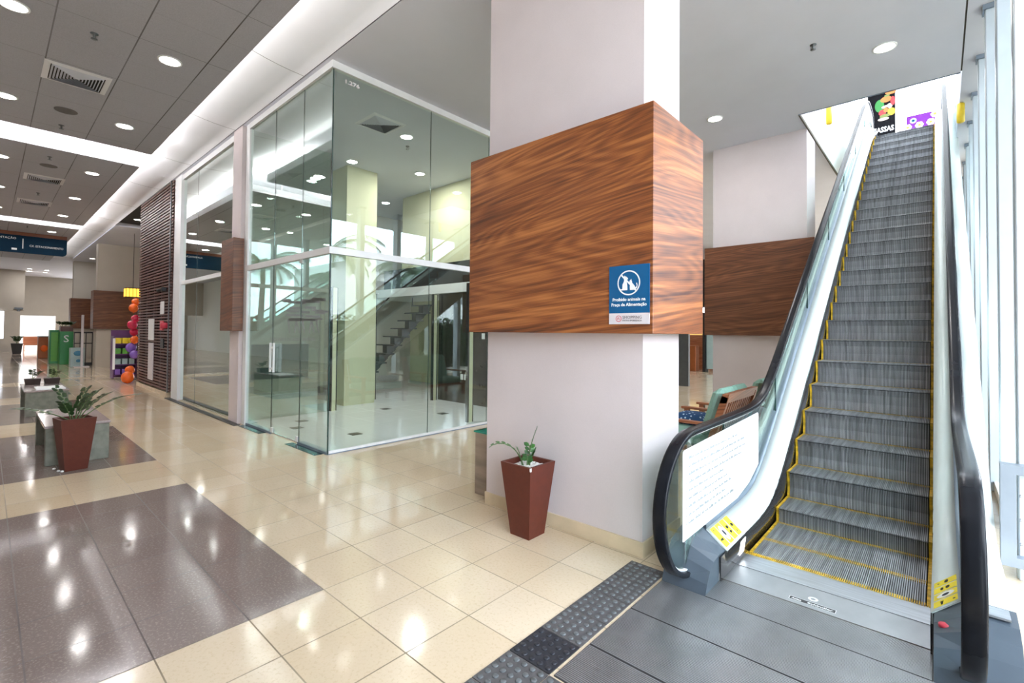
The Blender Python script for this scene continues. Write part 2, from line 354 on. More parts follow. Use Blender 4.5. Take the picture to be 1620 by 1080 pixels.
    def build(s, name, mats, parent=None, kind=None, label=None, cat=None, group=None):
        me = bpy.data.meshes.new(name); org = Vector(parent.location) if parent is not None else Vector((0, 0, 0))
        if parent is not None and parent.parent is not None: org += Vector(parent.parent.location)
        me.from_pydata([(v[0] - org.x, v[1] - org.y, v[2] - org.z) for v in s.v], [], s.f)
        if not isinstance(mats, (list, tuple)): mats = [mats]
        for m_ in mats: me.materials.append(M[m_] if isinstance(m_, str) else m_)
        me.polygons.foreach_set('material_index', s.mi); me.polygons.foreach_set('use_smooth', s.smooth); me.update()
        o = bpy.data.objects.new(name, me); COL.objects.link(o)
        if parent is not None: o.parent = parent
        tag(o, label, cat, group, kind)
        return o
def tag(o, label=None, cat=None, group=None, kind=None):
    if label: o['label'] = label
    if cat: o['category'] = cat
    if group: o['group'] = group
    if kind: o['kind'] = kind
    return o
def thing(name, loc, label, cat, group=None, rz=0.0):
    o = bpy.data.objects.new(name, None); COL.objects.link(o); o.location = loc; o.rotation_euler = (0, 0, rz); o.empty_display_size = 0.1
    return tag(o, label, cat, group)
def copy_tree(o, parent=None):
    c = o.copy(); COL.objects.link(c); c.parent = parent
    for ch in list(o.children): copy_tree(ch, c)
    return c
def relabel(o, label): o['label'] = label; return o
def lin(a, b, n): return [a + (b - a) * i / (n - 1) for i in range(n)]
def text_part(txt, size, mat, parent, name, origin, xdir, ydir, align='CENTER', bold=0.0, width=None, squeeze=None, label=None):
    """lettering as thin real geometry lying in the plane of xdir/ydir (world coordinates)"""
    cu = bpy.data.curves.new(name, 'FONT'); cu.body = txt; cu.size = size; cu.align_x = align; cu.extrude = 0.0004; cu.offset = bold; cu.resolution_u = 2
    ob = bpy.data.objects.new(name, cu); COL.objects.link(ob)
    dg = bpy.context.evaluated_depsgraph_get(); me = bpy.data.meshes.new_from_object(ob.evaluated_get(dg))
    bpy.data.objects.remove(ob)
    xs = [v.co.x for v in me.vertices]; w = (max(xs) - min(xs)) if xs else 1
    k = (width / w) if width else 1.0
    X = Vector(xdir).normalized(); Y = Vector(ydir).normalized(); Z = X.cross(Y); org = Vector(origin)
    p = Vector(parent.location) if parent is not None else Vector((0, 0, 0))
    if parent is not None and parent.parent is not None: p += Vector(parent.parent.location)
    for v in me.vertices: v.co = org + X * v.co.x * k + Y * v.co.y + Z * v.co.z - p
    me.materials.clear(); me.materials.append(M[mat]); me.update()
    o = bpy.data.objects.new(name, me); COL.objects.link(o); o.parent = parent
    if label: o['label'] = label
    return o
def area(name, loc, size, energy, rot=(0, 0, 0), size_y=None, color=(1, 1, 1), parent=None, shape='DISK'):
    d = bpy.data.lights.new(name, 'AREA'); d.energy = energy; d.color = color; d.shape = shape; d.size = size
    if size_y: d.size_y = size_y
    o = bpy.data.objects.new(name, d); COL.objects.link(o); o.location = loc; o.rotation_euler = rot
    if parent is not None: o.parent = parent; o.location = Vector(loc) - Vector(parent.location)
    return o

CE = 4.95     # soffit height
GL = 2.88     # shop-front line
# ================================================================== FLOOR
PX = T * 10
fb = MB(); pb_mi = 1
def rect(mb, x0, y0, x1, y1, mi): mb.add([(x0, y0, 0), (x1, y0, 0), (x1, y1, 0), (x0, y1, 0)], [(0, 1, 2, 3)], mi)
YP0, YP1 = 1.386 - 7 * T, 1.386
rect(fb, -48, -5, 2.4, YP0, 0); rect(fb, -48, YP1, 2.4, 3.42, 0); rect(fb, -48, 3.42, -1.03, 24, 0); rect(fb, -0.03, 3.42, 2.4, 24, 0); rect(fb, -1.03, 6.5, -0.03, 24, 0)
x = -2.745 + 3 * T
segs = []
px0 = -2.745
rect(fb, px0, YP0, 2.4, YP1, 0)
while px0 > -46:
    a = px0 - 7 * T; rect(fb, max(a, -46), YP0, px0, YP1, 1)
    b_ = a - 3 * T
    if a > -46: rect(fb, max(b_, -46), YP0, a, YP1, 0)
    px0 = b_
o = fb.build('floor', ['floor', 'purple'], kind='structure')
mb = MB(); mb.box(2.4, -30, -0.6, 60, 60, -0.15); tag(mb.build('ground', 'pave'), kind='structure')
# shop floor, slightly raised
mb = MB(); mb.box(-12.3, GL + 0.03, 0.0, -5.70, 8.9, 0.018); mb.build('floor_shop', 'shopfloor', kind='structure')

mb = MB()
for q in ([(-1.03, 3.42), (-0.03, 3.42)], [(-0.03, 3.42), (-0.03, 6.5)], [(-0.03, 6.5), (-1.03, 6.5)], [(-1.03, 6.5), (-1.03, 3.42)]):
    (a, b_), (c, d) = q; mb.add([(a, b_, -0.001), (c, d, -0.001), (c, d, -0.6), (a, b_, -0.6)], [(0, 1, 2, 3)])
mb.add([(-1.03, 3.42, -0.6), (-0.03, 3.42, -0.6), (-0.03, 6.5, -0.6), (-1.03, 6.5, -0.6)], [(0, 1, 2, 3)]); mb.build('floor_light_block', 'dark', kind='structure')  # added dark liner, stops sky light leaking up around the steps
# ================================================================== CEILINGS
RZ = 4.63; RT = 0.15
mb = MB()
mb.box(-16.3, 2.80, CE, 0.222, 8.35, CE + 0.9)
mb.box(-16.3, 8.35, CE, -1.60, 24, CE + 0.9)
mb.box(-46, 2.80, CE, -20.2, 24, CE + 0.9)
mb.box(-1.60, 14.4, CE, 0.222, 24, CE + 0.9)
mb.build('ceiling_soffit', 'soffit', kind='structure')
mb = MB(); mb.box(0.238, -5, CE, 2.4, 24, CE + 0.9); mb.build('ceiling_window_side', 'soffit', kind='structure')
mb = MB(); mb.box(0.222, 2.80, CE + 0.02, 0.238, 8.35, CE + 0.3); mb.box(-20.2, 2.785, CE + 0.012, 0.222, 2.80, CE + 0.3)
mb.build('trim_ceiling_joint', 'groove', kind='structure')
mb = MB(); mb.box(-20.2, 2.80, CE + 0.12, -16.3, 24, CE + 0.9); mb.build('ceiling_dark_bay', 'dark', kind='structure')
# cove rising from the soffit edge over the hall ceiling
prof = [(2.785, CE)]
for i in range(1, 13):
    a = PI / 2 * i / 12; prof.append((2.785 - 1.25 * math.sin(a) ** 1.0, CE + 0.42 * (1 - math.cos(a))))
prof2 = [(y, z) for y, z in prof] + [(prof[-1][0] - 0.5, prof[-1][1])]
sym = [(1.44 - (y - 0.0), z) for y, z in prof2][::-1]
full = prof2 + [p for p in sym]
mb = MB(); mb.strip(full, [(y, z + 0.05) for y, z in full], -31.0, 0.9); mb.build('ceiling_cove', 'cove', kind='structure')
mb = MB()
for xx in [-6.3 - 2.6 * k for k in range(9)]:
    pts = [(y, z - 0.0015) for y, z in prof]; mb.strip(pts, [(y, z + 0.003) for y, z in pts], xx - 0.003, xx + 0.003)
mb.build('trim_cove_joints', 'groove', kind='structure')
mb = MB(); mb.box(-46, -5, CE, 0.9, -1.345, CE + 0.9); mb.build('ceiling_left_side', 'soffit', kind='structure')
mb = MB(); mb.box(-46, -1.345, CE, -31.9, 2.80, CE + 0.9); mb.build('ceiling_far_end', 'soffit', kind='structure')
mb = MB(); pf = [(-31.9 + 0.95 * math.sin(PI / 2 * i / 10), CE + 0.42 * (1 - math.cos(PI / 2 * i / 10))) for i in range(11)]
mb.prism(pf + [(x, z + 0.05) for x, z in pf[::-1]], -1.345, 2.80, 'y', 0, True); mb.build('ceiling_cove_end', 'cove', kind='structure')
area('end_led_strip', (-30.5, 0.72, RZ + RT + 0.03), 0.05, 30, (PI, 0, 0), 2.2, (1, 0.98, 0.95), shape='RECTANGLE')
# floating panelled ceiling rafts with light slots between them
rafts = [(-10.36, 0.6), (-19.15, -11.30), (-30.4, -19.95)]
for a, b_ in rafts:
    mb = MB(); mb.box(a, -0.46, RZ, b_, 1.905, RZ + RT, 0)
    mb.mi = [0, 1, 1, 1, 1, 1]
    mb.build('ceiling_raft', ['panels', 'cove'], kind='structure')
    # LED strips lying on top of the raft edges, the light of the coves
    Lx = b_ - a
    for yy, sg in ((1.80, 1), (-0.36, -1)):
        area('cove_led_strip', ((a + b_) / 2, yy, RZ + RT + 0.03), Lx - 0.1, COVE_W * Lx, (PI - sg * 0.35, 0, 0), 0.05, (1, 0.97, 0.93), shape='RECTANGLE')
for a, b_ in ((-11.30, -10.36), (-19.95, -19.15)):
    for xx in (a - 0.06, b_ + 0.06):
        area('slot_led_strip', (xx, 0.72, RZ + RT + 0.03), 0.05, COVE_W * 2.2 * 9.0, (PI, 0, 0), 2.2, (1, 0.98, 0.95), shape='RECTANGLE')
# beams carrying the rafts
mb = MB()
for a, b_ in rafts:
    for k in range(3):
        xx = a + (b_ - a) * (k + 0.5) / 3; mb.tube([(xx, 0.7, RZ + RT), (xx, 0.7, CE + 0.45)], 0.01, 6)
mb.build('trim_raft_hangers', 'alu', kind='structure')

# ================================================================== WALLS
def slab(name, x0, y0, z0, x1, y1, z1, mat): mb = MB(); mb.box(x0, y0, z0, x1, y1, z1); return mb.build(name, mat, kind='structure')
slab('wall_hall_left', -46, -5.2, 0, 2.4, -5, CE, 'wall_white')
slab('wall_behind', 2.4, -5.2, 0, 2.6, -3.2, CE, 'wall_white')
# far end
slab('wall_far_upper', -44.7, -5, 2.35, -44.5, 4.2, CE, 'wall_far')
slab('wall_far_left', -44.7, -5, 0, -44.5, 1.50, 2.35, 'wall_far')
slab('wall_far_right', -44.7, 3.16, 0, -44.5, 4.2, 2.35, 'wall_far')
slab('wall_far_bulkhead', -41.0, -5, 2.55, -40.5, 1.52, CE, 'wall_far')
slab('wall_room_back', -47.9, -1, 0, -47.7, 5, 3.0, 'wall_white')
slab('wall_room_side', -47.7, 3.3, 0, -44.7, 3.4, 2.9, 'wall_white'); slab('ceiling_room', -47.7, -1, 2.8, -44.7, 5, 2.9, 'wall_white')
slab('wall_bay_left', -20.2, 8.0, 0, -16.4, 8.2, CE + 0.1, 'wall_far')
slab('wall_hall_right', -44.5, 6.0, 0, -20.2, 6.2, CE, 'wall_far')
slab('wall_far_low', -25.4, 4.6, 0, -25.2, 6.0, CE, 'wall_far')
# rear of the food court
slab('wall_rear', -20, 23.8, 0, 2.4, 24, CE, 'wall_far')
slab('wall_court_left', -16.45, 2.95, 0, -16.3, 24, CE, 'wall_far')
# shop shells
slab('wall_shop_rear', -10.2, 7.10, 2.62, -5.6, 7.25, CE, 'wall_cream')
slab('wall_shop_rear_low', -8.43, 6.872, 0.018, -5.6, 7.10, 2.62, 'blackwall')
slab('wall_shop_rear_dark', -10.9, 7.02, 2.62, -5.6, 7.10, 3.12, 'blackwall')
slab('wall_shop_stair', -12.3, 8.9, 0.018, -8.43, 9.05, CE, 'wall_cream')
slab('wall_shop_side', -12.45, 3.0, 0, -12.3, 9.05, CE, 'wall_far')
slab('wall_shop_pier', -9.62, 4.9, 0.018, -9.0, 5.6, CE, 'wall_cream')
slab('trim_mezzanine_edge', -12.3, 6.78, 2.40, -5.72, 6.87, 2.60, 'alu')
slab('ceiling_mezzanine', -12.3, 6.87, 2.46, -8.43, 8.9, 2.60, 'wall_white')
# black triangle bay, wall behind the slats
slab('wall_slat_backing', -16.4, 2.90, 0, -12.45, 3.0, CE, 'blackwall')
slab('baseboard_slat', -16.35, 2.79, 0, -13.10, 2.90, 0.10, 'stone')

# stairwell / escalator opening
slab('wall_opening_left', -1.75, 8.352, CE + 0.001, -1.588, 14.4, 9.2, 'wall_white')
slab('trim_opening_edge', -1.602, 8.352, CE - 0.012, -1.580, 14.4, CE + 0.03, 'groove')
slab('trim_opening_front', -1.60, 8.335, CE - 0.01, 0.222, 8.35, CE + 0.03, 'profile')
slab('floor_upper', -10, 13.45, CE + 0.9, 2.4, 24, CE + 1.0, 'shopfloor')
slab('wall_upper_column', -0.80, 16.1, CE + 1.0, -0.60, 16.4, 9.2, 'wall_white')
slab('ceiling_upper', -10, 8.35, 9.2, 2.4, 16.0, 9.3, 'wall_white')
slab('wall_upper_front', -10, 8.2, CE + 0.9, 2.4, 8.35, 9.3, 'wall_white')

# ================================================================== WINDOW WALL (right)
WX = 0.37
ys = [6.86 + 1.18 * k for k in range(-6, 9)]
slab('wall_daylight_block', WX, -5.0, 0, WX + 0.25, ys[0] - 0.065, CE, 'wall_white')  # unseen wall added instead of more window bays, keeps the hall's left darker
for i in range(len(ys) - 1):
    r = bpy.data.objects.new('window_%d' % (i + 1), None); COL.objects.link(r); r.location = (WX, ys[i], 0); r['kind'] = 'structure'
    mb = MB(); mb.box(WX, ys[i] - 0.065, 0.0, WX + 0.22, ys[i] + 0.065, CE - 0.05, bev=0.006); mb.box(WX - 0.004, ys[i] - 0.03, 0, WX, ys[i] + 0.03, CE - 0.05); mb.build('mullion', 'mull', r)
    mb = MB(); mb.box(WX - 0.02, ys[i] - 0.085, CE - 0.05, WX + 0.24, ys[i] + 0.085, CE - 0.001); mb.build('mullion_cap', 'profile', r)
    if abs(ys[i] - 3.32) < 0.05: continue      # open bay by the escalator foot
    mb = MB(); mb.box(WX + 0.10, ys[i] + 0.065, 0.10, WX + 0.112, ys[i + 1] - 0.065, CE - 0.05); mb.build('pane', 'glasswin', r)
    mb = MB(); mb.box(WX + 0.03, ys[i] + 0.065, 0.0, WX + 0.2, ys[i + 1] - 0.065, 0.10); mb.build('sill', 'alu', r)
# aluminium barrier frame outside the window wall
t = thing('metal_frame', (0.7, 4.38, 0.14), 'square blue-grey metal frame fixed low on the window posts beside the escalator foot', 'frame')
mb = MB()
for bx in ((0.285, 0.10, 0.355, 0.74), (1.02, 0.10, 1.09, 0.74)): mb.box(bx[0], 4.36, bx[1], bx[2], 4.432, bx[3])
mb.box(0.355, 4.36, 0.10, 1.02, 4.432, 0.16); mb.box(0.355, 4.36, 0.68, 1.02, 4.432, 0.74); mb.build('frame', plain('blue_grey_frame_paint', (0.20, 0.24, 0.28), 0.4), t)
for zz in (0.2, 0.35, 0.5): mb = MB(); mb.ball((0.375, 4.372 + 0.06 * 0, zz + 0.05), 0.010, 8); mb.build('bolt', 'steel', t)

# ================================================================== DOWNLIGHTS, SPRINKLERS, VENTS
dl = thing('ceiling_downlight', (-6.55, 1.355, RZ), 'x', 'ceiling light', 'round recessed downlights')
mb = MB(); mb.lathe((-6.55, 1.355, RZ), [(0.118, -0.001), (0.118, -0.010), (0.100, -0.012), (0.100, -0.003)], 28); mb.build('trim_ring', 'white', dl)
mb = MB(); mb.lathe((-6.55, 1.355, RZ), [(0.100, -0.004), (0.100, -0.008)], 28); mb.build('diffuser', 'lampon', dl)
area('lamp', (-6.55, 1.355, RZ - 0.015), 0.19, HALL_W, parent=dl, color=(1, 0.96, 0.94))
ordn = ['nearest', 'second', 'third', 'fourth', 'fifth', 'sixth', 'seventh', 'eighth']
first = True
hx = [-6.55, -9.19, -12.49, -15.2, -17.83, -21.1, -24.3, -27.5]
for row, (yy, rn) in enumerate(((1.355, 'right row nearer the shops'), (0.115, 'left row at the photo edge'))):
    for i, xx in enumerate(hx):
        o = dl if first else copy_tree(dl); first = False
        o.location = (xx, yy, RZ); relabel(o, 'round white hall downlight, %s from the camera in the %s' % (ordn[i], rn))
def soff_light(x, y, z, lab, w=SOFF_W):
    o = copy_tree(dl); o.location = (x, y, z); relabel(o, lab)
    for c in o.children:
        if c.type == 'LIGHT': c.data = c.data.copy(); c.data.energy = w
    return o
soff_light(-0.46, 7.03, CE, 'round downlight in the white soffit just above the escalator')
soff_light(-2.61, 7.64, CE, 'round downlight in the white soffit between the two big wood-clad columns')
soff_light(-2.60, 4.86, CE, 'round downlight in the soffit hidden behind the near column')
soff_light(-6.90, 4.86, CE, 'round downlight inside the glass shop near its front corner', 60)
soff_light(-8.3, 6.2, CE, 'round downlight at the back of the glass shop', 60)
soff_light(-10.6, 4.9, CE, 'round downlight inside the darker shop left of the glass box', 8)
for i, (xx, yy) in enumerate([(-5.5, 10.5), (-5.5, 14.5), (-3.2, 17.5), (-8.5, 12.5)]):
    soff_light(xx, yy, CE, 'round downlight deep in the food court, %s from the camera' % ordn[i])
for i, (xx, yy) in enumerate([(-17.3, 3.18), (-19.2, 3.22)]):
    soff_light(xx, yy, CE + 0.12, 'round downlight in the black ceiling bay, %s one past the slatted wall' % ('near' if i == 0 else 'far'))
for i, (xx, yy) in enumerate([(-39.0, 1.63), (-40.6, 1.66), (-39.2, 2.35), (-40.8, 2.38)]):
    soff_light(xx, yy, CE, 'small downlight at the far end of the hall, %s of the four clustered there' % ['left front', 'left rear', 'right front', 'right rear'][i], 30)
soff_light(-30.7, 3.42, CE, 'round downlight beside the top of the second distant column')
soff_light(-46.2, 2.3, 2.8, 'small round downlight inside the bright doorway at the far end', 22)
for i, (xx, yy) in enumerate([(-6, -3.2), (-12, -3.2), (-18, -3.2), (-26, -3.2)]):
    soff_light(xx, yy, CE, 'round downlight over the far left side of the hall, %s from the camera' % ordn[i])
# sprinklers
sp = thing('sprinkler', (-6.55, 0.70, RZ), 'x', 'sprinkler', 'ceiling sprinkler heads')
mb = MB(); mb.lathe((-6.55, 0.70, RZ), [(0.035, 0.0), (0.035, -0.006), (0.012, -0.010), (0.012, -0.04), (0.006, -0.05)], 14); mb.build('escutcheon', 'metalgrey', sp)
mb = MB(); mb.lathe((-6.55, 0.70, RZ), [(0.028, -0.054), (0.030, -0.058)], 12); mb.tube([(-6.572, 0.70, RZ - 0.03), (-6.575, 0.70, RZ - 0.054)], 0.004, 6); mb.build('deflector', 'metalgrey', sp)
first = True
for i, (xx, yy, zz, lab) in enumerate([(-6.55, 0.70, RZ, 'small dark sprinkler head in the grey panel ceiling, nearest the camera'),
        (-9.90, 0.71, RZ, 'small dark sprinkler head just before the first bright ceiling slot'),
        (-11.89, 0.71, RZ, 'small dark sprinkler head just past the first bright ceiling slot'),
        (-15.28, 0.74, RZ, 'small dark sprinkler head midway along the second ceiling panel field'),
        (-20.5, 0.78, RZ, 'small dark sprinkler head above the navy banner'),
        (-1.08, 6.43, CE, 'small dark sprinkler head in the white soffit left of the escalator light'),
        (-7.25, 5.13, CE, 'small dark sprinkler head in the ceiling of the glass shop')]):
    o = sp if first else copy_tree(sp); first = False; o.location = (xx, yy, zz); relabel(o, lab)
# round speakers
for i, (xx, yy) in enumerate([(-9.18, 0.70), (-12.56, 0.74)]):
    mb = MB(); mb.lathe((xx, yy, RZ), [(0.125, 0.0), (0.125, -0.006), (0.115, -0.008), (0.02, -0.006)], 28)
    mb.build('ceiling_speaker', plain('speaker_grille_%d' % i, (0.15, 0.14, 0.14), 0.7), label='flat round grey speaker grille in the panel ceiling, %s the first bright slot' % ('before' if i == 0 else 'past'), cat='speaker')
# air vents: square diffusers with pyramidal louvres
vt = thing('air_vent', (-7.88, 0.69, RZ), 'x', 'air vent', 'square ceiling air diffusers')
mb = MB()
def ring(mb, cx, cy, s0, s1, z0, z1, mi=0):
    for k in range(4):
        c = [(-1, -1), (1, -1), (1, 1), (-1, 1)]; a = c[k]; b = c[(k + 1) % 4]
        mb.add([(cx + a[0] * s0, cy + a[1] * s0, z0), (cx + b[0] * s0, cy + b[1] * s0, z0), (cx + b[0] * s1, cy + b[1] * s1, z1), (cx + a[0] * s1, cy + a[1] * s1, z1)], [(0, 1, 2, 3)], mi)
ring(mb, -7.88, 0.69, 0.30, 0.245, RZ - 0.002, RZ - 0.014); ring(mb, -7.88, 0.69, 0.30, 0.30, RZ + 0.0, RZ - 0.003); mb.build('flange', 'cove', vt)
mb = MB(); mb.box(-8.125, 0.445, RZ - 0.004, -7.635, 0.935, RZ - 0.002); mb.build('backing', 'dark', vt)
mb = MB()
for k in range(8): s0 = 0.235 - k * 0.029; ring(mb, -7.88, 0.69, s0, s0 - 0.016, RZ - 0.006, RZ - 0.022)
mb.build('louvres', 'soffit', vt)
first = True
for xx, yy, zz, lab in [(-7.88, 0.69, RZ, 'square louvred air vent in the grey panel ceiling, nearest the camera'), (-13.75, 0.75, RZ, 'square louvred air vent just past the first bright ceiling slot'),
        (-16.5, 0.74, RZ, 'square louvred air vent before the second bright ceiling slot'), (-6.81, 4.28, CE, 'dark square air vent in the ceiling of the glass shop')]:
    o = vt if first else copy_tree(vt); first = False; o.location = (xx, yy, zz); relabel(o, lab)

# ================================================================== COLUMNS
def column(x0, y0, x1, y1, bx0, by0, bx1, by1, bz0, bz1, lab, wood, base=True, grp='wood-clad columns', wallm='wall'):
    t = thing('column', ((x0 + x1) / 2, (y0 + y1) / 2, 0), lab, 'column', grp)
    mb = MB(); mb.box(x0, y0, 0.0, x1, y1, CE); mb.build('shaft', wallm, t)
    mb = MB(); mb.box(bx0, by0, bz0, bx1, by1, bz1, bev=0.003); c = mb.build('wood_cladding', wood, t)
    if base:
        mb = MB(); d = 0.012
        mb.box(x0 - d, y0 - d, 0.0, x1 + d, y1 + d, 0.105, bev=0.002); mb.build('base_skirting', 'stone', t)
    return t, c
col1, clad1 = column(-3.06, 3.07, -1.535, 3.68, -3.155, 2.92, -1.39, 3.80, 1.548, 3.09, 'big near column in beige plaster wrapped by a glossy rosewood box', 'wood')
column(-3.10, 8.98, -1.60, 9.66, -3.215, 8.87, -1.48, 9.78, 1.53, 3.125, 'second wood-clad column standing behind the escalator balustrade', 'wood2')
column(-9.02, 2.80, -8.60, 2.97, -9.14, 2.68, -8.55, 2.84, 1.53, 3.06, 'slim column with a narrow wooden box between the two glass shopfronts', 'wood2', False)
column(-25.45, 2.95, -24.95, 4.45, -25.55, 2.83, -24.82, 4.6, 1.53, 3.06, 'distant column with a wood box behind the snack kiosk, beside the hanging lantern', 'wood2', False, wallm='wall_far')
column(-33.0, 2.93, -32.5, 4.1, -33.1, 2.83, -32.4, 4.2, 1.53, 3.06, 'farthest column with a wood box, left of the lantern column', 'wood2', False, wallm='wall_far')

# sign on the near column
t = thing('notice_sign', (-1.56, 2.915, 1.81), 'blue and white no-animals notice fixed to the corner of the big wooden box', 'sign')
sx0, sx1, sz0, sz1 = -1.712, -1.412, 1.612, 2.012; yb = 2.918
mb = MB(); mb.box(sx0, yb - 0.006, sz0 + 0.075, sx1, yb, sz1); mb.build('blue_panel', 'blue', t, label='blue upper panel')
mb = MB(); mb.box(sx0, yb - 0.006, sz0, sx1, yb, sz0 + 0.0745); mb.build('lower_panel', 'signgrey', t, label='pale grey lower panel')
yf = yb - 0.0075; cx, cz, R0 = -1.562, 1.892, 0.085
mb = MB()
n = 40; vs_ = []
for k in range(n):
    a = 2 * PI * k / n; vs_ += [(cx + R0 * math.cos(a), yf, cz + R0 * math.sin(a)), (cx + (R0 - 0.009) * math.cos(a), yf, cz + (R0 - 0.009) * math.sin(a))]
mb.add(vs_, [(2 * k, (2 * k + 2) % (2 * n), (2 * k + 3) % (2 * n), 2 * k + 1) for k in range(n)])
c45 = 0.7071
mb.add([(cx - (R0 - .004) * c45 - .004, yf, cz + (R0 - .004) * c45 - .004), (cx - (R0 - .004) * c45 + .004, yf, cz + (R0 - .004) * c45 + .004), (cx + (R0 - .004) * c45 + .004, yf, cz - (R0 - .004) * c45 + .004), (cx + (R0 - .004) * c45 - .004, yf, cz - (R0 - .004) * c45 - .004)], [(0, 1, 2, 3)])
mb.build('prohibition_ring', 'white', t)
def fig(name, pts, par):
    mb = MB(); n = len(pts); mb.add([(cx + a / 1000, yf - 0.0006, cz + b / 1000) for a, b in pts] + [(cx + a / 1000, yf, cz + b / 1000) for a, b in pts], [list(range(n)), list(range(n, 2 * n))[::-1]]); mb.build(name, 'white', par)
fig('dog_figure', [(-58, -50), (-66, -36), (-58, -42), (-48, -40), (-46, -10), (-36, 10), (-34, 18), (-38, 34), (-33, 44), (-29, 52), (-24, 44), (-17, 43), (-4, 30), (-5, 24), (-16, 20), (-14, 6), (-10, -20), (-9, -48), (-12, -50)], t)
fig('cat_figure', [(10, -50), (8, -30), (10, -8), (6, 0), (6, 12), (14, 18), (18, 26), (22, 14), (26, 6), (26, -2), (36, -12), (46, -24), (50, -34), (56, -30), (60, -20), (56, -10), (58, -2), (62, -4), (66, -20), (62, -36), (54, -44), (50, -50)], t)
text_part('Proibido animais na', 0.030, 'white', t, 'lettering', (cx, yf, 1.770), (1, 0, 0), (0, 0, 1), bold=0.0008, width=0.245)
text_part('Praça de Alimentação', 0.030, 'white', t, 'lettering', (cx, yf, 1.735), (1, 0, 0), (0, 0, 1), bold=0.0008, width=0.262)
text_part('SHOPPING', 0.029, 'print_grey', t, 'lettering', (cx + 0.026, yf, 1.648), (1, 0, 0), (0, 0, 1), width=0.142)
text_part('PÁTIO IPORANGA', 0.015, 'print_grey', t, 'lettering', (cx + 0.026, yf, 1.631), (1, 0, 0), (0, 0, 1), width=0.142)
mb = MB(); vs_ = []; n = 24
for k in range(n):
    a = 2 * PI * k / n; vs_ += [(cx - 0.075 + 0.022 * math.cos(a), yf, 1.649 + 0.022 * math.sin(a)), (cx - 0.075 + 0.018 * math.cos(a), yf, 1.649 + 0.018 * math.sin(a))]
mb.add(vs_, [(2 * k, (2 * k + 2) % (2 * n), (2 * k + 3) % (2 * n), 2 * k + 1) for k in range(n)])
mb.box(cx - 0.085, yf - 0.0004, 1.640, cx - 0.081, yf, 1.656); mb.box(cx - 0.081, yf - 0.0004, 1.653, cx - 0.073, yf, 1.657); mb.box(cx - 0.075, yf - 0.0004, 1.646, cx - 0.071, yf, 1.657); mb.box(cx - 0.071, yf - 0.0004, 1.640, cx - 0.066, yf, 1.644)
mb.build('round_emblem', 'red', t)

# ================================================================== GLASS SHOP BOX
GX = -5.67; GT = 4.86
t = thing('glass_shopfront', (GX, GL, 0), 'tall frameless glass corner box of the empty shop with white rails', 'shopfront')
mb = MB(); mb.box(-8.56, GL - 0.03, 0.0, -8.42, GL + 0.03, CE); mb.build('corner_post', 'alu', t)
mb = MB(); mb.box(-8.42, GL - 0.035, GT, GX + 0.035, GL + 0.035, CE); mb.box(GX - 0.035, GL + 0.035, GT, GX + 0.035, 6.85, CE); mb.build('top_rail', 'alu', t)
mb = MB(); mb.box(-8.42, GL - 0.03, 2.517, GX + 0.03, GL + 0.03, 2.602); mb.box(GX - 0.03, GL + 0.03, 2.517, GX + 0.03, 6.85, 2.602); mb.build('middle_rail', 'alu', t)
mb = MB(); mb.box(GX - 0.03, GL + 0.0, 0.0, GX + 0.012, 6.85, 0.012, 1); mb.box(GX - 0.02, GL + 0.012, 0.012, GX + 0.008, 6.85, 0.045, 0); mb.build('bottom_channel', ['alu', 'profile'], t)
for a, b_ in ((-8.42, -7.42), (-6.50, GX)):
    mb = MB(); mb.box(a, GL - 0.012, 0.0, b_, GL + 0.012, 0.03); mb.build('floor_channel', 'profile', t)
def pane_x(x0, x1, z0, z1, y=GL, mat='glassfront', name='pane', par=t):
    mb = MB(); mb.box(x0, y - 0.005, z0, x1, y + 0.005, z1); return mb.build(name, mat, par)
def pane_y(y0, y1, z0, z1, x=GX, mat='glassfront', name='pane', par=t):
    mb = MB(); mb.box(x - 0.005, y0, z0, x + 0.005, y1, z1); return mb.build(name, mat, par)
lj = [-8.42, -7.42, -6.48, GX]
for a, b_ in zip(lj[:-1], lj[1:]):
    pane_x(a + 0.003, b_ - 0.003, 0.03, 2.517); pane_x(a + 0.003, b_ - 0.003, 2.602, GT)
rj = [GL + 0.006, 4.43, 5.665, 6.85]
for a, b_ in zip(rj[:-1], rj[1:]):
    pane_y(a + 0.003, b_ - 0.003, 0.045, 2.517); pane_y(a + 0.003, b_ - 0.003, 2.602, GT)
mb = MB()
for xx in (-7.42, -6.48): mb.box(xx - 0.003, GL - 0.0055, 0.03, xx + 0.003, GL + 0.0055, 2.517); mb.box(xx - 0.002, GL - 0.0052, 2.602, xx + 0.002, GL + 0.0052, GT)
for yy in (4.43, 5.665): mb.box(GX - 0.0055, yy - 0.002, 0.045, GX + 0.0055, yy + 0.002, 2.517); mb.box(GX - 0.0055, yy - 0.002, 2.602, GX + 0.0055, yy + 0.002, GT)
mb.box(GX - 0.007, GL - 0.0055, 0.0, GX + 0.007, GL + 0.006, 2.517); mb.box(GX - 0.007, GL - 0.0055, 2.602, GX + 0.007, GL + 0.006, GT)
mb.build('glass_joints', 'glassedge', t)
mb = MB()
for s in (-0.035, 0.035):
    mb.tube([(-7.34, GL + s, 0.92), (-7.34, GL + s, 1.34)], 0.014, 10); 
mb2 = MB()
for xx in (-7.37, -7.25): mb2.box(xx - 0.013, GL - 0.06, 0.93, xx + 0.013, GL - 0.034, 1.36)
for zz in (0.98, 1.29): mb2.box(-7.37, GL - 0.056, zz - 0.013, -7.25, GL - 0.038, zz + 0.013); mb2.tube([(-7.37, GL - 0.04, zz), (-7.37, GL - 0.004, zz)], 0.008, 8)
h = mb2.build('pull_handle', 'alu', t, label='white ladder-shaped pull handle')
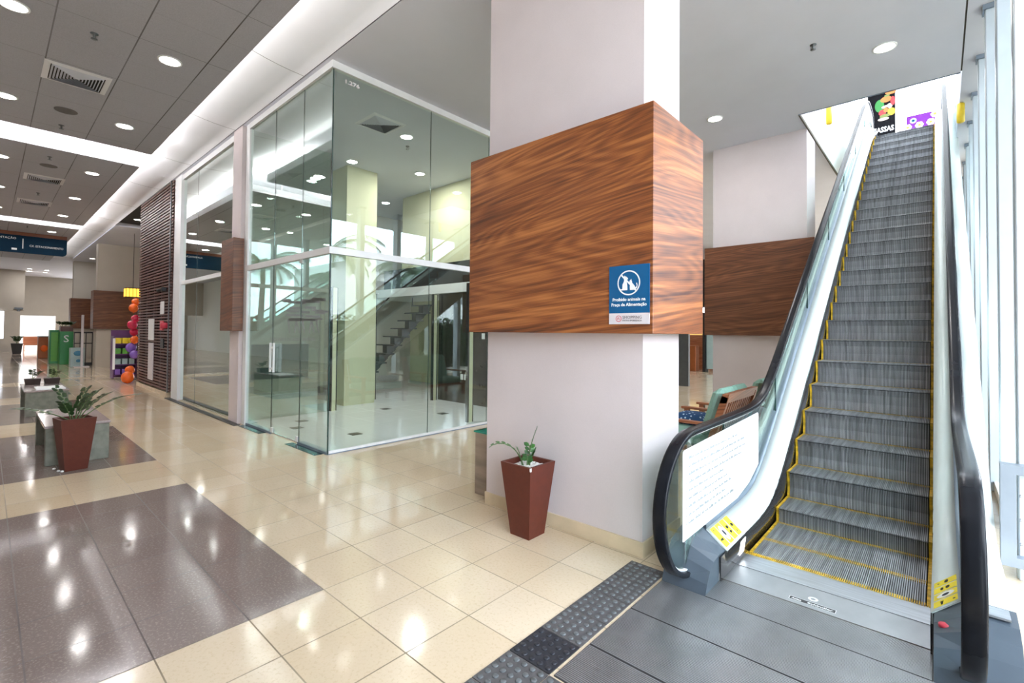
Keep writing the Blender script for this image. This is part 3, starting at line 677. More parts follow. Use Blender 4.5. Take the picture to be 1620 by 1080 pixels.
mb = MB(); mb.box(-7.41, GL - 0.014, 0.03, -7.34, GL + 0.014, 0.10); mb.box(-6.56, GL - 0.014, 0.03, -6.49, GL + 0.014, 0.10); mb.box(-6.52, GL - 0.012, 2.47, -6.44, GL + 0.012, 2.517); mb.build('pivot_clamp', 'alu', t)
# vacancy mark at the top corner
text_part('1.276', 0.07, 'signgrey', t, 'lettering', (GX + 0.009, 3.02, 4.735), (0, 1, 0), (0, 0, 1), 'LEFT', bold=0.002, width=0.20)
# partition with tree vinyl
t = thing('glass_partition', (-8.55, 3.0, 0), 'inner glass partition with a dark edge and a tree sticker behind the shop corner', 'glass partition')
pane_y(2.975, 4.36, 0.02, CE - 0.02, -8.62, 'glasspart', 'pane', t)
mb = MB(); mb.box(-8.635, 4.36, 0.02, -8.605, 4.385, CE - 0.01); mb.build('edge_strip', 'black', t)
mb = MB(); mb.box(-8.614, 3.0, 0.70, -8.612, 3.98, 1.30); mb.build('vinyl_band', plain('dark_green_vinyl', (0.03, 0.07, 0.06), 0.3), t)
text_part('FAÇA PARTE DO NOSSO SHOPPING', 0.075, 'print_grey', t, 'lettering', (-8.611, 3.30, 1.36), (0, 1, 0), (0, 0, 1), 'LEFT', bold=0.002, width=0.80)
mb = MB()
rr = random.Random(3)
for k in range(26):
    yy = 3.55 + rr.random() * 0.72; zz = 1.72 + rr.random() * 0.42; w = 0.05 + rr.random() * 0.12
    mb.box(-8.614, yy - w, zz - 0.012 - rr.random() * 0.02, -8.612, yy + w * 0.8, zz + 0.02)
for k in range(7):
    yy = 3.62 + k * 0.09; mb.add([(-8.613, yy, 1.50), (-8.613, yy + 0.02, 1.50), (-8.613, yy + 0.06 * math.sin(k * 2.0), 1.74), (-8.613, yy - 0.03 + 0.06 * math.sin(k * 2.0), 1.74)], [(0, 1, 2, 3)])
mb.build('tree_sticker', 'print_grey', t)
# left shop front (between slim column and the white post)
t = thing('shopfront_frame', (-12.0, GL, 0), 'white-framed dark shopfront between the slatted wall and the slim column', 'shopfront')
mb = MB(); mb.box(-12.87, GL - 0.06, 0, -12.36, GL + 0.10, CE - 0.001); mb.build('side_post', 'alu', t)
mb = MB(); mb.box(-12.36, GL - 0.03, 2.52, -9.16, GL + 0.03, 2.60); mb.build('middle_rail', 'alu', t)
mb = MB(); mb.box(-12.36, GL - 0.035, GT - 0.02, -9.16, GL + 0.035, CE - 0.001); mb.build('top_rail', 'alu', t)
pane_x(-12.35, -9.16, 0.03, 2.52, GL, 'glasspart', 'pane', t); pane_x(-12.35, -9.16, 2.60, GT - 0.02, GL, 'glasspart', 'pane', t)
mb = MB(); mb.box(-11.30, GL - 0.007, 0.03, -11.29, GL + 0.007, 2.52); mb.box(-11.30, GL - 0.007, 2.6, -11.29, GL + 0.007, GT - 0.02); mb.build('glass_joints', 'glassedge', t)
mb = MB(); mb.box(-12.86, 2.70, 0.0, -8.44, 2.795, 0.012); mb.build('dark_threshold', 'black', label='black threshold strip on the floor along the darker shopfront', cat='threshold')
for i, (a, b_) in enumerate(((-8.40, -7.55), (-6.62, -5.75))):
    mb = MB(); mb.box(a, GL - 0.13, 0.0, b_, GL - 0.02, 0.006); mb.build('threshold_plate', plain('teal_threshold_%d' % i, (0.03, 0.10, 0.11), 0.1, 0.6), label='glossy teal threshold plate outside the glass shop, %s the door' % ('left of' if i == 0 else 'right of, by the corner,'), cat='threshold')
# posts and stair inside
for i, (xx, yy, hh, lab) in enumerate([(-5.95, 5.52, 2.38, 'by the right glass wall'), (-8.41, 6.72, 2.38, 'in front of the black wall panel'), (-9.42, 5.80, 2.38, 'in front of the black steel stair'), (-8.62, 4.45, 2.38, 'at the partition end')]):
    t = thing('steel_post', (xx, yy, 0.018), 'slim black and cream metal post inside the shop ' + lab, 'post', 'shop posts')
    mb = MB(); mb.box(xx - 0.03, yy - 0.05, 0.018, xx + 0.03, yy - 0.02, hh); mb.box(xx - 0.03, yy + 0.06, 0.018, xx + 0.03, yy + 0.08, hh); mb.build('dark_rail', 'black', t)
    mb = MB(); mb.box(xx - 0.028, yy - 0.02, 0.018, xx + 0.028, yy + 0.06, hh - 0.01); mb.build('cream_core', 'wall_cream', t)
t = thing('steel_staircase', (-10.2, 6.0, 0.018), 'black open-riser steel staircase with single spine inside the glass shop', 'staircase')
SX0, SX1 = -10.55, -9.75; sxm = (SX0 + SX1) / 2
mb = MB(); nst = 10; y0, z0, dy, dz = 5.75, 0.40, 0.215, 0.205
pts_t = []; pts_b = []
for k in range(nst):
    pts_t += [(y0 + dy * k, z0 + dz * k - 0.03), (y0 + dy * (k + 1), z0 + dz * k - 0.03)]
pts_b = [(p[0] + 0.0, p[1]) for p in pts_t]
poly = pts_t + [(y0 + dy * nst, z0 + dz * nst - 0.30), (y0 + dy * 0.6, z0 - 0.30), (y0 - 0.2, 0.02), (y0 - 0.5, 0.02)]
for k in range(nst):
    yb_ = y0 + dy * k; zb_ = z0 + dz * k
    mb.prism([(yb_ - 0.02, zb_ - 0.34), (yb_ + dy + 0.02, zb_ - 0.34 + dz), (yb_ + dy + 0.02, zb_ + dz - 0.20), (yb_ + dy, zb_ - 0.03), (yb_ - 0.02, zb_ - 0.03)], sxm - 0.09, sxm + 0.09)
mb.prism([(y0 - 0.75, 0.018), (y0 - 0.25, 0.018), (y0 + 0.05, 0.36), (y0 + 0.02, 0.36), (y0 - 0.75, 0.30)], sxm - 0.2, sxm + 0.2)
mb.box(sxm - 0.1, y0 + 0.12, 0.018, sxm + 0.1, y0 + 0.2, 0.4); mb.build('stringer', 'black', t)
for k in range(nst):
    m2 = MB(); m2.box(SX0, y0 + dy * k - 0.04, z0 + dz * k - 0.03, SX1, y0 + dy * (k + 1) - 0.0, z0 + dz * k, bev=0.004); m2.build('tread', 'black', t)
mb = MB(); mb.tube([(SX0, y0 + 0.1, z0), (SX0, y0 + 0.1, z0 + 0.9), (SX0, y0 + dy * 9, z0 + dz * 9 + 0.9), (SX0, y0 + dy * 9, z0 + dz * 9)], 0.018, 8); mb.build('handrail', 'black', t)
# sockets and floor boxes
for i, (xx, zz) in enumerate([(-7.62, 0.52), (-7.50, 0.52), (-7.37, 0.52), (-6.98, 1.40)]):
    mb = MB(); mb.box(xx - 0.045, 6.862, zz, xx + 0.045, 6.87, zz + 0.12, bev=0.002); mb.box(xx - 0.02, 6.860, zz + 0.04, xx + 0.02, 6.862, zz + 0.08)
    mb.build('wall_socket', 'white', label='white socket plate on the black shop wall, ' + ['left of the low three', 'middle of the low three', 'right of the low three', 'higher one on its own'][i], cat='socket')
for i, (px, py, lab) in enumerate([(-6.45, 3.70, 'nearest the right glass wall'), (-6.9, 5.75, 'in the middle of the shop'), (-8.1, 5.3, 'further back by the stair'), (-8.0, 3.6, 'just inside the door'), (-7.5, 3.3, 'behind the door handle')]):
    mb = MB(); mb.box(px - 0.08, py - 0.08, 0.018, px + 0.08, py + 0.08, 0.022); mb.build('floor_box', 'black', label='small black floor outlet on the pale shop floor, ' + lab, cat='floor outlet')

# ================================================================== SLATTED WALL
t = thing('slatted_wall', (-14.7, 2.82, 0), 'tall dark brown horizontally slatted wall beyond the glass shops', 'slatted wall')
mb = MB(); zz = 0.14
while zz < CE - 0.05: mb.box(-16.35, 2.80, zz, -12.90, 2.835, zz + 0.042); zz += 0.072
mb.build('slats', 'slat', t)
mb = MB()
for xx in (-16.35, -15.55, -14.75, -14.0, -13.3, -12.92): mb.box(xx, 2.835, 0.1, xx + 0.05, 2.90, CE); 
mb.build('battens', 'slat', t)
mb = MB(); mb.box(-13.12, 2.785, 0.1, -13.06, 2.80, CE); mb.build('corner_rail', 'metalgrey', t)
for i, (a, z0, b_, z1, mat, nm, lab, cat) in enumerate([(-15.0, 1.27, -14.45, 1.80, 'white', 'paper_notice', 'white paper notice on the slatted wall above the long white chart', 'notice'), (-14.95, 0.28, -14.45, 1.20, 'signgrey', 'wall_chart', 'long pale chart hanging low on the slatted wall', 'notice'),
        (-13.80, 1.90, -13.52, 2.20, 'white', 'paper_notice', 'small white notice high on the slatted wall', 'notice'), (-13.80, 1.52, -13.55, 1.74, 'red', 'fire_sign', 'small red and white sign on the slatted wall', 'sign'), (-13.72, 1.10, -13.45, 1.32, 'black', 'card_reader', 'small black box on the slatted wall under the red sign', 'box')]):
    mb = MB(); mb.box(a, 2.775, z0, b_, 2.798, z1, bev=0.003); mb.build(nm, mat, label=lab, cat=cat)
mb = MB(); mb.lathe((-13.2, 2.74, 1.56), [(0.03, 0.0), (0.08, 0.01), (0.08, 0.12), (0.03, 0.14)], 16); mb.build('alarm_bell', 'red', label='round red alarm bell beside the white shopfront post', cat='alarm')
mb = MB(); mb.box(-13.45, 2.70, 2.42, -13.32, 2.80, 2.52, bev=0.01); mb.tube([(-13.45, 2.72, 2.46), (-13.53, 2.66, 2.44)], 0.035, 10); mb.build('security_camera', 'black', label='small black camera on the slatted wall', cat='camera')

# ================================================================== ESCALATOR
XL, XR = -1.02, -0.04            # step band
SL = 0.70                        # tan of the incline
def nose(y):
    """smooth nose line height"""
    def sp(t, w): return t if t / w > 30 else w * math.log1p(math.exp(max(-40, t / w)))
    v = SL * sp(y - 4.337, 0.13)
    ytop = 4.337 + 5.95 / SL
    return v - SL * sp(y - ytop, 0.15)
esc = thing('escalator', ((XL + XR) / 2, 3.5, 0), 'long escalator climbing away at the right with black handrails and yellow-edged steps', 'escalator')
def ribs(mb, path, x0, x1, n, depth, mi_rib=0, mi_gr=1):
    """ribbed sheet following the (y,z) path, ribs as real geometry"""
    pitch = (x1 - x0) / n
    nm = []
    for i in range(len(path)):
        a = path[max(0, i - 1)]; b = path[min(len(path) - 1, i + 1)]; ty, tz = b[0] - a[0], b[1] - a[1]; l = math.hypot(ty, tz) or 1; nm.append((-tz / l, ty / l))
    K = len(path)
    for r in range(n):
        xa = x0 + r * pitch; xb = xa + pitch * 0.58
        vs_ = []
        for (y, z), (ny, nz) in zip(path, nm):
            lo = (y - ny * depth, z - nz * depth)
            vs_ += [(xa, *lo), (xa, y, z), (xb, y, z), (xb, *lo)]
        for i in range(K - 1):
            pass
        o = len(mb.v); mb.v += vs_
        for i in range(K - 1):
            a = o + 4 * i; b = a + 4
            for j in range(3): mb.f.append([a + j, a + j + 1, b + j + 1, b + j]); mb.mi.append(mi_rib); mb.smooth.append(False)
    vs_ = []
    for (y, z), (ny, nz) in zip(path, nm): vs_ += [(x0, y - ny * depth, z - nz * depth), (x1, y - ny * depth, z - nz * depth)]
    mb.add(vs_, [[2 * i, 2 * i + 1, 2 * i + 3, 2 * i + 2] for i in range(K - 1)], mi_gr)
steps = []
YN = [(3.62, 0.0), (4.00, 0.0), (4.43, 0.115), (4.80, 0.335)]
k = 1
while True:
    y = 4.80 + 0.3325 * k; z = 0.335 + 0.2325 * k
    if z > 5.72: break
    YN.append((y, z)); k += 1
YN += [(YN[-1][0] + 0.35, YN[-1][1] + 0.17), (YN[-1][0] + 0.73, 5.95), (YN[-1][0] + 1.12, 5.95)]
EM = 0.022
rib_mesh = None
for i in range(len(YN) - 1):
    y, z = YN[i]; yn, zn = YN[i + 1]; zp = YN[i - 1][1] if i else z - 0.02
    h = z - zp
    st = bpy.data.objects.new('step', None)
    path = []
    if h > 0.02:
        for q in (0.0, 0.35, 0.7, 1.0): path.append((y + (0.018 * math.sin(PI * q) * 1.2 + 0.018 * (1 - q)) * min(1, h / 0.2) ** 2, zp + h * q))
    else: path.append((y, z - 0.012))
    path += [(y, z), (yn + 0.012, z)] if h <= 0.02 else [(yn + 0.012, z)]
    std = h > 0.2 and abs((zn - z) - h) < 1e-3 and z > 0.6
    if std and rib_mesh is not None:
        o = bpy.data.objects.new('step', rib_mesh[0].data); COL.objects.link(o); o.parent = esc; o.location = (0, y - rib_mesh[1][0], z - rib_mesh[1][1])
        d = bpy.data.objects.new('yellow_edging', rib_mesh[2].data); COL.objects.link(d); d.parent = o
        continue
    mb = MB(); ribs(mb, path, XL + EM + 0.004, XR - EM - 0.004, 88, 0.009); o = mb.build('step', ['step', 'stepdark'], esc)
    mb = MB()
    for a, b_ in ((XL + 0.004, XL + EM), (XR - EM, XR - 0.004)):
        mb.strip([(p[0] + 0.0005, p[1] + 0.001) for p in path], [(p[0] + 0.012, p[1] - 0.01) for p in path], a, b_, 0, False)
    # rear edge line of the tread, finely toothed
    n = 88; pit = (XR - XL - 2 * EM) / n
    for r in range(n):
        xa = XL + EM + r * pit; mb.box(xa + 0.001, yn - 0.026, z - 0.008, xa + pit * 0.62, yn + 0.006, z + 0.0012)
    if h <= 0.02:
        for r in range(n):
            xa = XL + EM + r * pit; mb.box(xa + 0.001, y - 0.002, z - 0.008, xa + pit * 0.62, y + 0.022, z + 0.0012)
    # parent location compensates for the escalator root
    d = MB.build(mb, 'yellow_edging', 'yellow', o)
    if std: rib_mesh = (o, (y, z), d)
# treads of black void under the steps
mb = MB(); yy_ = lin(3.5, 14.2, 60); mb.strip([(y, nose(y) - 0.30) for y in yy_], [(y, nose(y) - 0.36) for y in yy_], XL, XR); mb.build('truss_floor', 'stepdark', esc)
# skirts
for xs, nm in ((XL, 'left'), (XR, 'right')):
    a, b_ = (xs - 0.012, xs) if nm == 'left' else (xs, xs + 0.012)
    yy_ = lin(3.10, 14.2, 90)
    def dk(y): return nose(y) + 0.155 if y > 3.4 else 0.155
    mb = MB(); mb.strip([(y, max(0.002, nose(y) - 0.32)) for y in yy_], [(y, dk(y)) for y in yy_], a, b_); mb.build('skirt_panel', 'skirt', esc)
# balustrades
HRC = 0.035   # handrail half width
def hand_path():
    """centre line of the handrail, from the lower entry round the newel and up"""
    P = []
    c = (2.99, 0.50); R1 = 0.43
    P += [(3.16, 0.095), (3.10, 0.078)]
    for a in lin(-98, -180, 12): P.append((c[0] + 0.43 * math.cos(math.radians(a)), c[1] + 0.43 * math.sin(math.radians(a))))
    for a in lin(-186, -262, 12): P.append((c[0] + 0.43 * math.cos(math.radians(a)), c[1] + 0.43 * math.sin(math.radians(a))))
    def sp(t, w): return t if t / w > 30 else w * math.log1p(math.exp(max(-40, t / w)))
    for y in lin(3.05, 13.9, 95): P.append((y, 0.93 + SL * sp(y - 4.62, 0.14) - SL * sp(y - 13.05, 0.15)))
    c2 = (13.95, P[-1][1] - 0.43)
    for a in lin(80, -80, 14): P.append((c2[0] + 0.43 * math.cos(math.radians(a)), c2[1] + 0.43 * math.sin(math.radians(a))))
    return P
HP = hand_path()
prof = [(0.040 * math.cos(a) * (1 if abs(math.cos(a)) < 0.8 else 1), 0.019 * math.sin(a)) for a in [2 * PI * k / 14 for k in range(14)]]
prof = [(max(-0.038, min(0.038, 1.25 * p[0])), max(-0.015, min(0.016, 1.3 * p[1]))) for p in prof]
def offset(path, d):
    out = []
    for i in range(len(path)):
        a = path[max(0, i - 1)]; b = path[min(len(path) - 1, i + 1)]; ty, tz = b[0] - a[0], b[1] - a[1]; l = math.hypot(ty, tz) or 1
        out.append((path[i][0] + tz / l * d, path[i][1] - ty / l * d))
    return out
for side in (-1, 1):
    X = XL - 0.155 if side < 0 else XR + 0.135     # glass plane
    nm = 'left' if side < 0 else 'right'
    bal = thing('balustrade', ((X), 3.5, 0), None, None); bal.parent = esc; bal.location = Vector((X, 3.5, 0)) - Vector(esc.location)
    # ---- handrail
    mb = MB(); mb.sweep(HP, [(X + p[0], p[1]) for p in prof]); mb.build('handrail', 'rubber', bal)
    inner = offset(HP, 0.021)
    mb = MB(); mb.sweep(inner, [(X - 0.016, -0.006), (X + 0.016, -0.006), (X + 0.016, 0.004), (X - 0.016, 0.004)]); mb.build('handrail_guide', 'alu', bal)
    # ---- glass: fan between inner path and a deck line
    g = offset(HP, 0.026); pa = []; pb = []
    for y, z in g[14:-14]:
        zb = nose(y) + 0.22 if y > 3.05 else 0.24
        pa.append((y, z)); pb.append((max(y, 2.6), min(zb, z)))
    mb = MB()
    low = [q for q in g[2:15]]
    # newel part: lower half closed by the circle, upper by the strip
    newel_poly = [(y, z) for y, z in g[3:26]]
    newel_poly = [(y, z) for y, z in newel_poly if True]
    mb.prism(newel_poly, X - 0.005, X + 0.005)
    rest = [(y, z) for y, z in g[25:-14]]
    mb.strip([(y, 0.07 if y < 3.2 else nose(y) + 0.20) for y, z in rest], rest, X - 0.005, X + 0.005)
    mb.build('glass_panel', 'glassbal', bal)
    for yj in (3.62, 5.1, 6.6, 8.1, 9.6, 11.1, 12.6): 
        mb = MB(); zt = [z for y, z in rest if y >= yj][0]; mb.box(X - 0.006, yj - 0.002, nose(yj) + 0.26, X + 0.006, yj + 0.002, zt - 0.01); mb.build('glass_joint', 'glassedge', bal)
    # ---- decks: inner (towards the steps) and outer
    yy_ = lin(3.22, 14.1, 100)
    xi = XL if side < 0 else XR
    def sheet(xa, za, xb, zb, th=0.008):
        vs_ = []
        for y in yy_:
            n_ = nose(y); vs_ += [(xa, y, n_ + za), (xb, y, n_ + zb), (xb, y, n_ + zb - th), (xa, y, n_ + za - th)]
        fs = []
        for i in range(len(yy_) - 1):
            a = 4 * i; b = a + 4
            for j in range(4): fs.append([a + j, a + (j + 1) % 4, b + (j + 1) % 4, b + j])
        fs += [[0, 1, 2, 3], [4 * len(yy_) - 4 + q for q in range(4)]]
        return MB().add(vs_, fs, 0, True)
    xg = X + 0.022 * (1 if side < 0 else -1)
    m1 = sheet(xi + 0.0 * side, 0.155, xg, 0.262); m1.build('inner_deck', 'deck', bal)
    xo = X - 0.125 if side < 0 else X + 0.165
    xg2 = X - 0.022 if side < 0 else X + 0.022
    sheet(xg2, 0.262, xo, 0.235).build('outer_deck', 'deck', bal)
    mb = MB(); mb.strip([(y, nose(y) + 0.225) for y in yy_], [(y, nose(y) + 0.285) for y in yy_], min(xg, xg2), max(xg, xg2)); mb.build('glass_profile', 'profile', bal)
    # outer cladding down to the floor and along the truss
    bot = [(y, 0.0 if y < 5.4 else max(0.0, SL * (y - 5.4) - 0.0)) for y in yy_]
    bot = [(y, min(z, nose(y) - 0.0)) for y, z in bot]
    a, b_ = (xo, xo + 0.006) if side < 0 else (xo - 0.006, xo)
    mb = MB(); mb.strip(bot, [(y, nose(y) + 0.236) for y in yy_], a, b_); mb.build('outer_cladding', 'deck', bal)
    # ---- newel base
    xa, xb = (X - 0.125, XL - 0.013) if side < 0 else (XR + 0.013, X + 0.165)
    pr_ = [(2.865, 0.0), (2.90, 0.075), (2.95, 0.155), (3.01, 0.215), (3.10, 0.25), (3.24, 0.268), (3.60, 0.268), (3.60, 0.0)]
    pr2 = [(2.865, 0.0), (2.90, 0.06), (2.95, 0.12), (3.01, 0.155), (3.10, 0.165), (3.24, 0.16), (3.60, 0.16), (3.60, 0.0)]
    mb = MB(); xm = X
    inn, outr = (xb, xa) if side < 0 else (xa, xb)
    vs_ = [(outr, *p) for p in pr_] + [(xm, *p) for p in pr_] + [(inn, *p) for p in pr2]; n = len(pr_)
    # cut the back so it stops where the decks begin
    vs_ = [(v[0], min(v[1], 3.235) if v[2] > 0 else min(v[1], 3.9), v[2]) for v in vs_]
    fs = [[i, (i + 1) % n, n + (i + 1) % n, n + i] for i in range(n)] + [[n + i, n + (i + 1) % n, 2 * n + (i + 1) % n, 2 * n + i] for i in range(n)] + [list(range(n))[::-1], [2 * n + i for i in range(n)]]
    mb.add(vs_, fs); mb.build('newel_base', 'newel', bal)
    mb = MB(); mb.prism([(2.97, 0.05), (3.10, 0.05), (3.10, 0.16), (3.0, 0.16)], X - 0.05, X + 0.05); mb.build('handrail_inlet', 'black', bal)
    # dark toe panel behind newel base, with lens light
    if side < 0:
        mb = MB(); mb.prism([(3.46, 0.045), (3.56, 0.05), (3.60, 0.13), (3.50, 0.125)], XL + 0.0005, XL + 0.004); mb.build('comb_light', 'lightstrip', bal)
    # stickers
    def dz_(y, x):
        f = (x - xi) / (xg - xi); return nose(y) + 0.155 + f * 0.107 + 0.0012
    sy0, sy1 = (3.24, 3.58); s0, s1 = (0.10, 0.90)
    nrow = 4
    for q in range(nrow):
        ya = sy0 + (sy1 - sy0) * q / nrow + 0.006; yb2 = sy0 + (sy1 - sy0) * (q + 1) / nrow - 0.006
        xa_ = xi + (xg - xi) * s0; xb_ = xi + (xg - xi) * s1
        mb = MB(); mb.add([(xa_, ya, dz_(ya, xa_)), (xb_, ya, dz_(ya, xb_)), (xb_, yb2, dz_(yb2, xb_)), (xa_, yb2, dz_(yb2, xa_))], [(0, 1, 2, 3)])
        stk = mb.build('safety_sticker', 'yellowb', bal, label='yellow pictogram sticker')
        def blob(u, v, ru, rv, mi=0, mbb=None, lift=0.0006):
            n_ = 12; vv = []
            for w in range(n_):
                a = 2 * PI * w / n_; uu = u + ru * math.cos(a); v2 = v + rv * math.sin(a); x_ = xa_ + (xb_ - xa_) * uu; y_ = ya + (yb2 - ya) * v2; vv.append((x_, y_, dz_(y_, x_) + lift))
            mbb.add(vv, [list(range(n_))], mi)
        mk = MB()
        if q == 1: blob(0.5, 0.5, 0.38, 0.42, 1, mk); blob(0.5, 0.5, 0.16, 0.2, 0, mk, 0.001)
        elif q == 0: blob(0.35, 0.62, 0.08, 0.12, 0, mk); blob(0.35, 0.35, 0.05, 0.22, 0, mk); blob(0.85, 0.4, 0.06, 0.1, 0, mk)
        elif q == 2: blob(0.35, 0.55, 0.07, 0.25, 0, mk); blob(0.6, 0.55, 0.09, 0.25, 0, mk)
        else: blob(0.55, 0.5, 0.09, 0.28, 0, mk); blob(0.2, 0.5, 0.05, 0.1, 0, mk)
        mk.build('pictogram', ['black', 'white'], bal)
    if side > 0:
        mb = MB(); mb.lathe((XR + 0.05, 3.07, 0.17), [(0.022, 0), (0.022, 0.014), (0.018, 0.018)], 18); mb.build('stop_button', 'red', bal, label='red emergency stop button')
        mb = MB(); mb.box(X + 0.04, 3.12, 0.262, X + 0.14, 3.22, 0.272); mb.build('inlet_plate', 'steel', bal)
# comb plate and landing plates
mb = MB(); mb.prism([(3.40, 0.001), (3.40, 0.012), (3.60, 0.014), (3.635, 0.006), (3.635, 0.001)], XL, XR, 'x'); mb.build('comb_plate', 'steel', esc)
mb = MB(); n = 88; pit = (XR - XL) / n
for r in range(n): mb.box(XL + r * pit, 3.59, 0.004, XL + r * pit + pit * 0.55, 3.66, 0.0125)
mb.build('comb_teeth', 'yellow', esc, label='yellow comb teeth')
def ribbed_plate(y0, y1, x0, x1, name):
    mb = MB(); mb.box(x0, y0 + 0.002, -0.001, x1, y1 - 0.002, 0.006, 1)
    y = y0 + 0.006
    while y < y1 - 0.008: mb.box(x0 + 0.004, y, 0.006, x1 - 0.004, y + 0.0055, 0.0085); y += 0.0105
    return mb.build(name, ['plate', 'platebase'], esc)
M['plate'] = steel_mat('landing_plate_metal', (0.40, 0.415, 0.43), 0.38, (5, 3, 2), 0.8, 0.12)
M['platebase'] = plain('landing_plate_groove', (0.05, 0.05, 0.053), 0.5)
XA, XB = -1.30, 0.26
for a, b_ in ((1.745, 2.04), (2.04, 2.46), (2.46, 2.865)): ribbed_plate(a, b_, XA, XB, 'floor_plate')
mb = MB(); mb.box(XA, 2.865, -0.001, XL - 0.02, 2.866, 0.008); 
ribbed_plate(2.867, 3.135, XL - 0.022, XR + 0.012, 'floor_plate')
mb = MB(); mb.box(XL - 0.012, 3.145, -0.001, XR + 0.012, 3.40, 0.009); mb.build('access_plate', 'plate', esc)
text_part('Atlas', 0.024, 'white', esc, 'lettering', (-0.652, 3.190, 0.0098), (1, 0, 0), (0, 1, 0), 'LEFT', bold=0.0008)
text_part('Schindler', 0.024, 'white', esc, 'lettering', (-0.573, 3.190, 0.0098), (1, 0, 0), (0, 1, 0), 'LEFT', bold=0.0008, width=0.125)
mb = MB(); mb.box(-0.665, 3.178, 0.0085, -0.435, 3.220, 0.0093); mb.build('emblem_plate', 'black', esc)
mb = MB()
for bx in ((-0.665, 3.178, -0.435, 3.181), (-0.665, 3.217, -0.435, 3.220), (-0.665, 3.178, -0.662, 3.220), (-0.438, 3.178, -0.435, 3.220)): mb.box(bx[0], bx[1], 0.009, bx[2], bx[3], 0.0098)
vs_ = []; n = 24
for k in range(n):
    a = 2 * PI * k / n; vs_ += [(-0.555 + 0.026 * math.cos(a), 3.262 + 0.026 * math.sin(a), 0.0098), (-0.555 + 0.012 * math.cos(a), 3.262 + 0.012 * math.sin(a), 0.0098)]
mb.add(vs_, [(2 * k, (2 * k + 2) % (2 * n), (2 * k + 3) % (2 * n), 2 * k + 1) for k in range(n)]); mb.build('maker_emblem', 'white', esc)
# white rules board clipped to the left balustrade
Xg = XL - 0.155
t = thing('rules_board', (Xg + 0.012, 3.6, 0.5), 'white acrylic rules board fixed inside the left escalator balustrade', 'board')
mb = MB(); poly = [(2.86, 0.285), (2.86, 0.80), (4.40, 0.885), (4.43, 0.87), (4.43, 0.56), (4.1, 0.36), (3.6, 0.285)]; poly = [(2.86, 0.285), (2.86, 0.825), (2.88, 0.835), (4.45, 0.88), (4.47, 0.86), (4.47, 0.44), (4.2, 0.34), (3.9, 0.29)]
mb.prism(poly, Xg + 0.008, Xg + 0.014); mb.build('panel', 'white', t)
mb = MB(); rr = random.Random(5)
for r in range(9):
    zc = 0.77 - r * 0.05; y = 2.92
    mb.box(Xg + 0.014, y - 0.012, zc + 0.003, Xg + 0.0145, y, zc + 0.012)
    y += 0.02; ye = 3.5 + rr.random() * 0.6
    while y < ye:
        w = 0.03 + rr.random() * 0.07
        q = y
        while q < y + w: mb.box(Xg + 0.014, q, zc + 0.001, Xg + 0.0146, q + 0.009, zc + 0.007 + rr.random() * 0.014); q += 0.012
        y += w + 0.018
mb.build('faint_print', 'print_light', t, label='rows of faint grey print')
# yellow hanging guards
for i, (xx, yy, z0, z1, lab) in enumerate([(-1.36, 9.45, 5.10, 5.46, 'yellow cylinder guard hanging left of the escalator'), (0.25, 9.45, 4.66, 4.945, 'yellow cylinder guard hanging by the right handrail under the soffit')]):
    mb = MB(); mb.lathe((xx, yy, z0), [(0.03, 0.0), (0.045, 0.015), (0.045, z1 - z0 - 0.015), (0.03, z1 - z0)], 18)
    mb.build('hanging_guard', 'yellowc', label=lab, cat='safety guard')

# ================================================================== TACTILE TILES
def tactile(x, y, mats, lab, name='tactile_tile'):
    t = thing(name, (x + 0.123, y + 0.123, 0), lab, 'tactile tile', 'tactile warning tiles')
    mb = MB(); mb.box(x + 0.0015, y + 0.0015, -0.001, x + 0.2445, y + 0.2445, 0.005); mb.build('base', mats[0], t)
    mb = MB()
    for i in range(5):
        for j in range(5):
            mb.lathe((x + 0.0265 + 0.048 * i, y + 0.0265 + 0.048 * j, 0.005), [(0.0155, 0), (0.0135, 0.0032), (0.0095, 0.005)], 14)
    mb.build('domes', mats[1], t); return t
tl = {}
for k in range(-2, 5):
    yy = 1.984 + 0.2485 * k - 0.246 + 0.0
    new = (k == 0)
    if k == 4: continue
    lab = 'new glossy black dotted tactile tile, darker than its worn neighbours' if new else 'worn grey dotted tactile tile %s' % {-2: 'at the bottom edge of the photo', -1: 'just before the new black one', 1: 'just past the new black one', 2: 'second past the new black one', 3: 'third past the new black one, beside the column base'}[k]
    tactile(-1.565, yy, ('tact_new', 'tact_new') if new else ('tact_old', 'tact_dome'), lab)
tactile(-1.565, 1.984 + 0.2485 * 4 - 0.246, ('tact_old', 'tact_dome'), 'worn grey dotted tactile tile at the foot of the escalator newel, last of the strip')
for k in range(4):
    tactile(-1.3165 + 0.2485 * k, 1.489, ('tact_old', 'tact_dome'), 'worn grey dotted tile along the ribbed plate edge, %s from the left' % ordn[k].replace('nearest', 'first'))

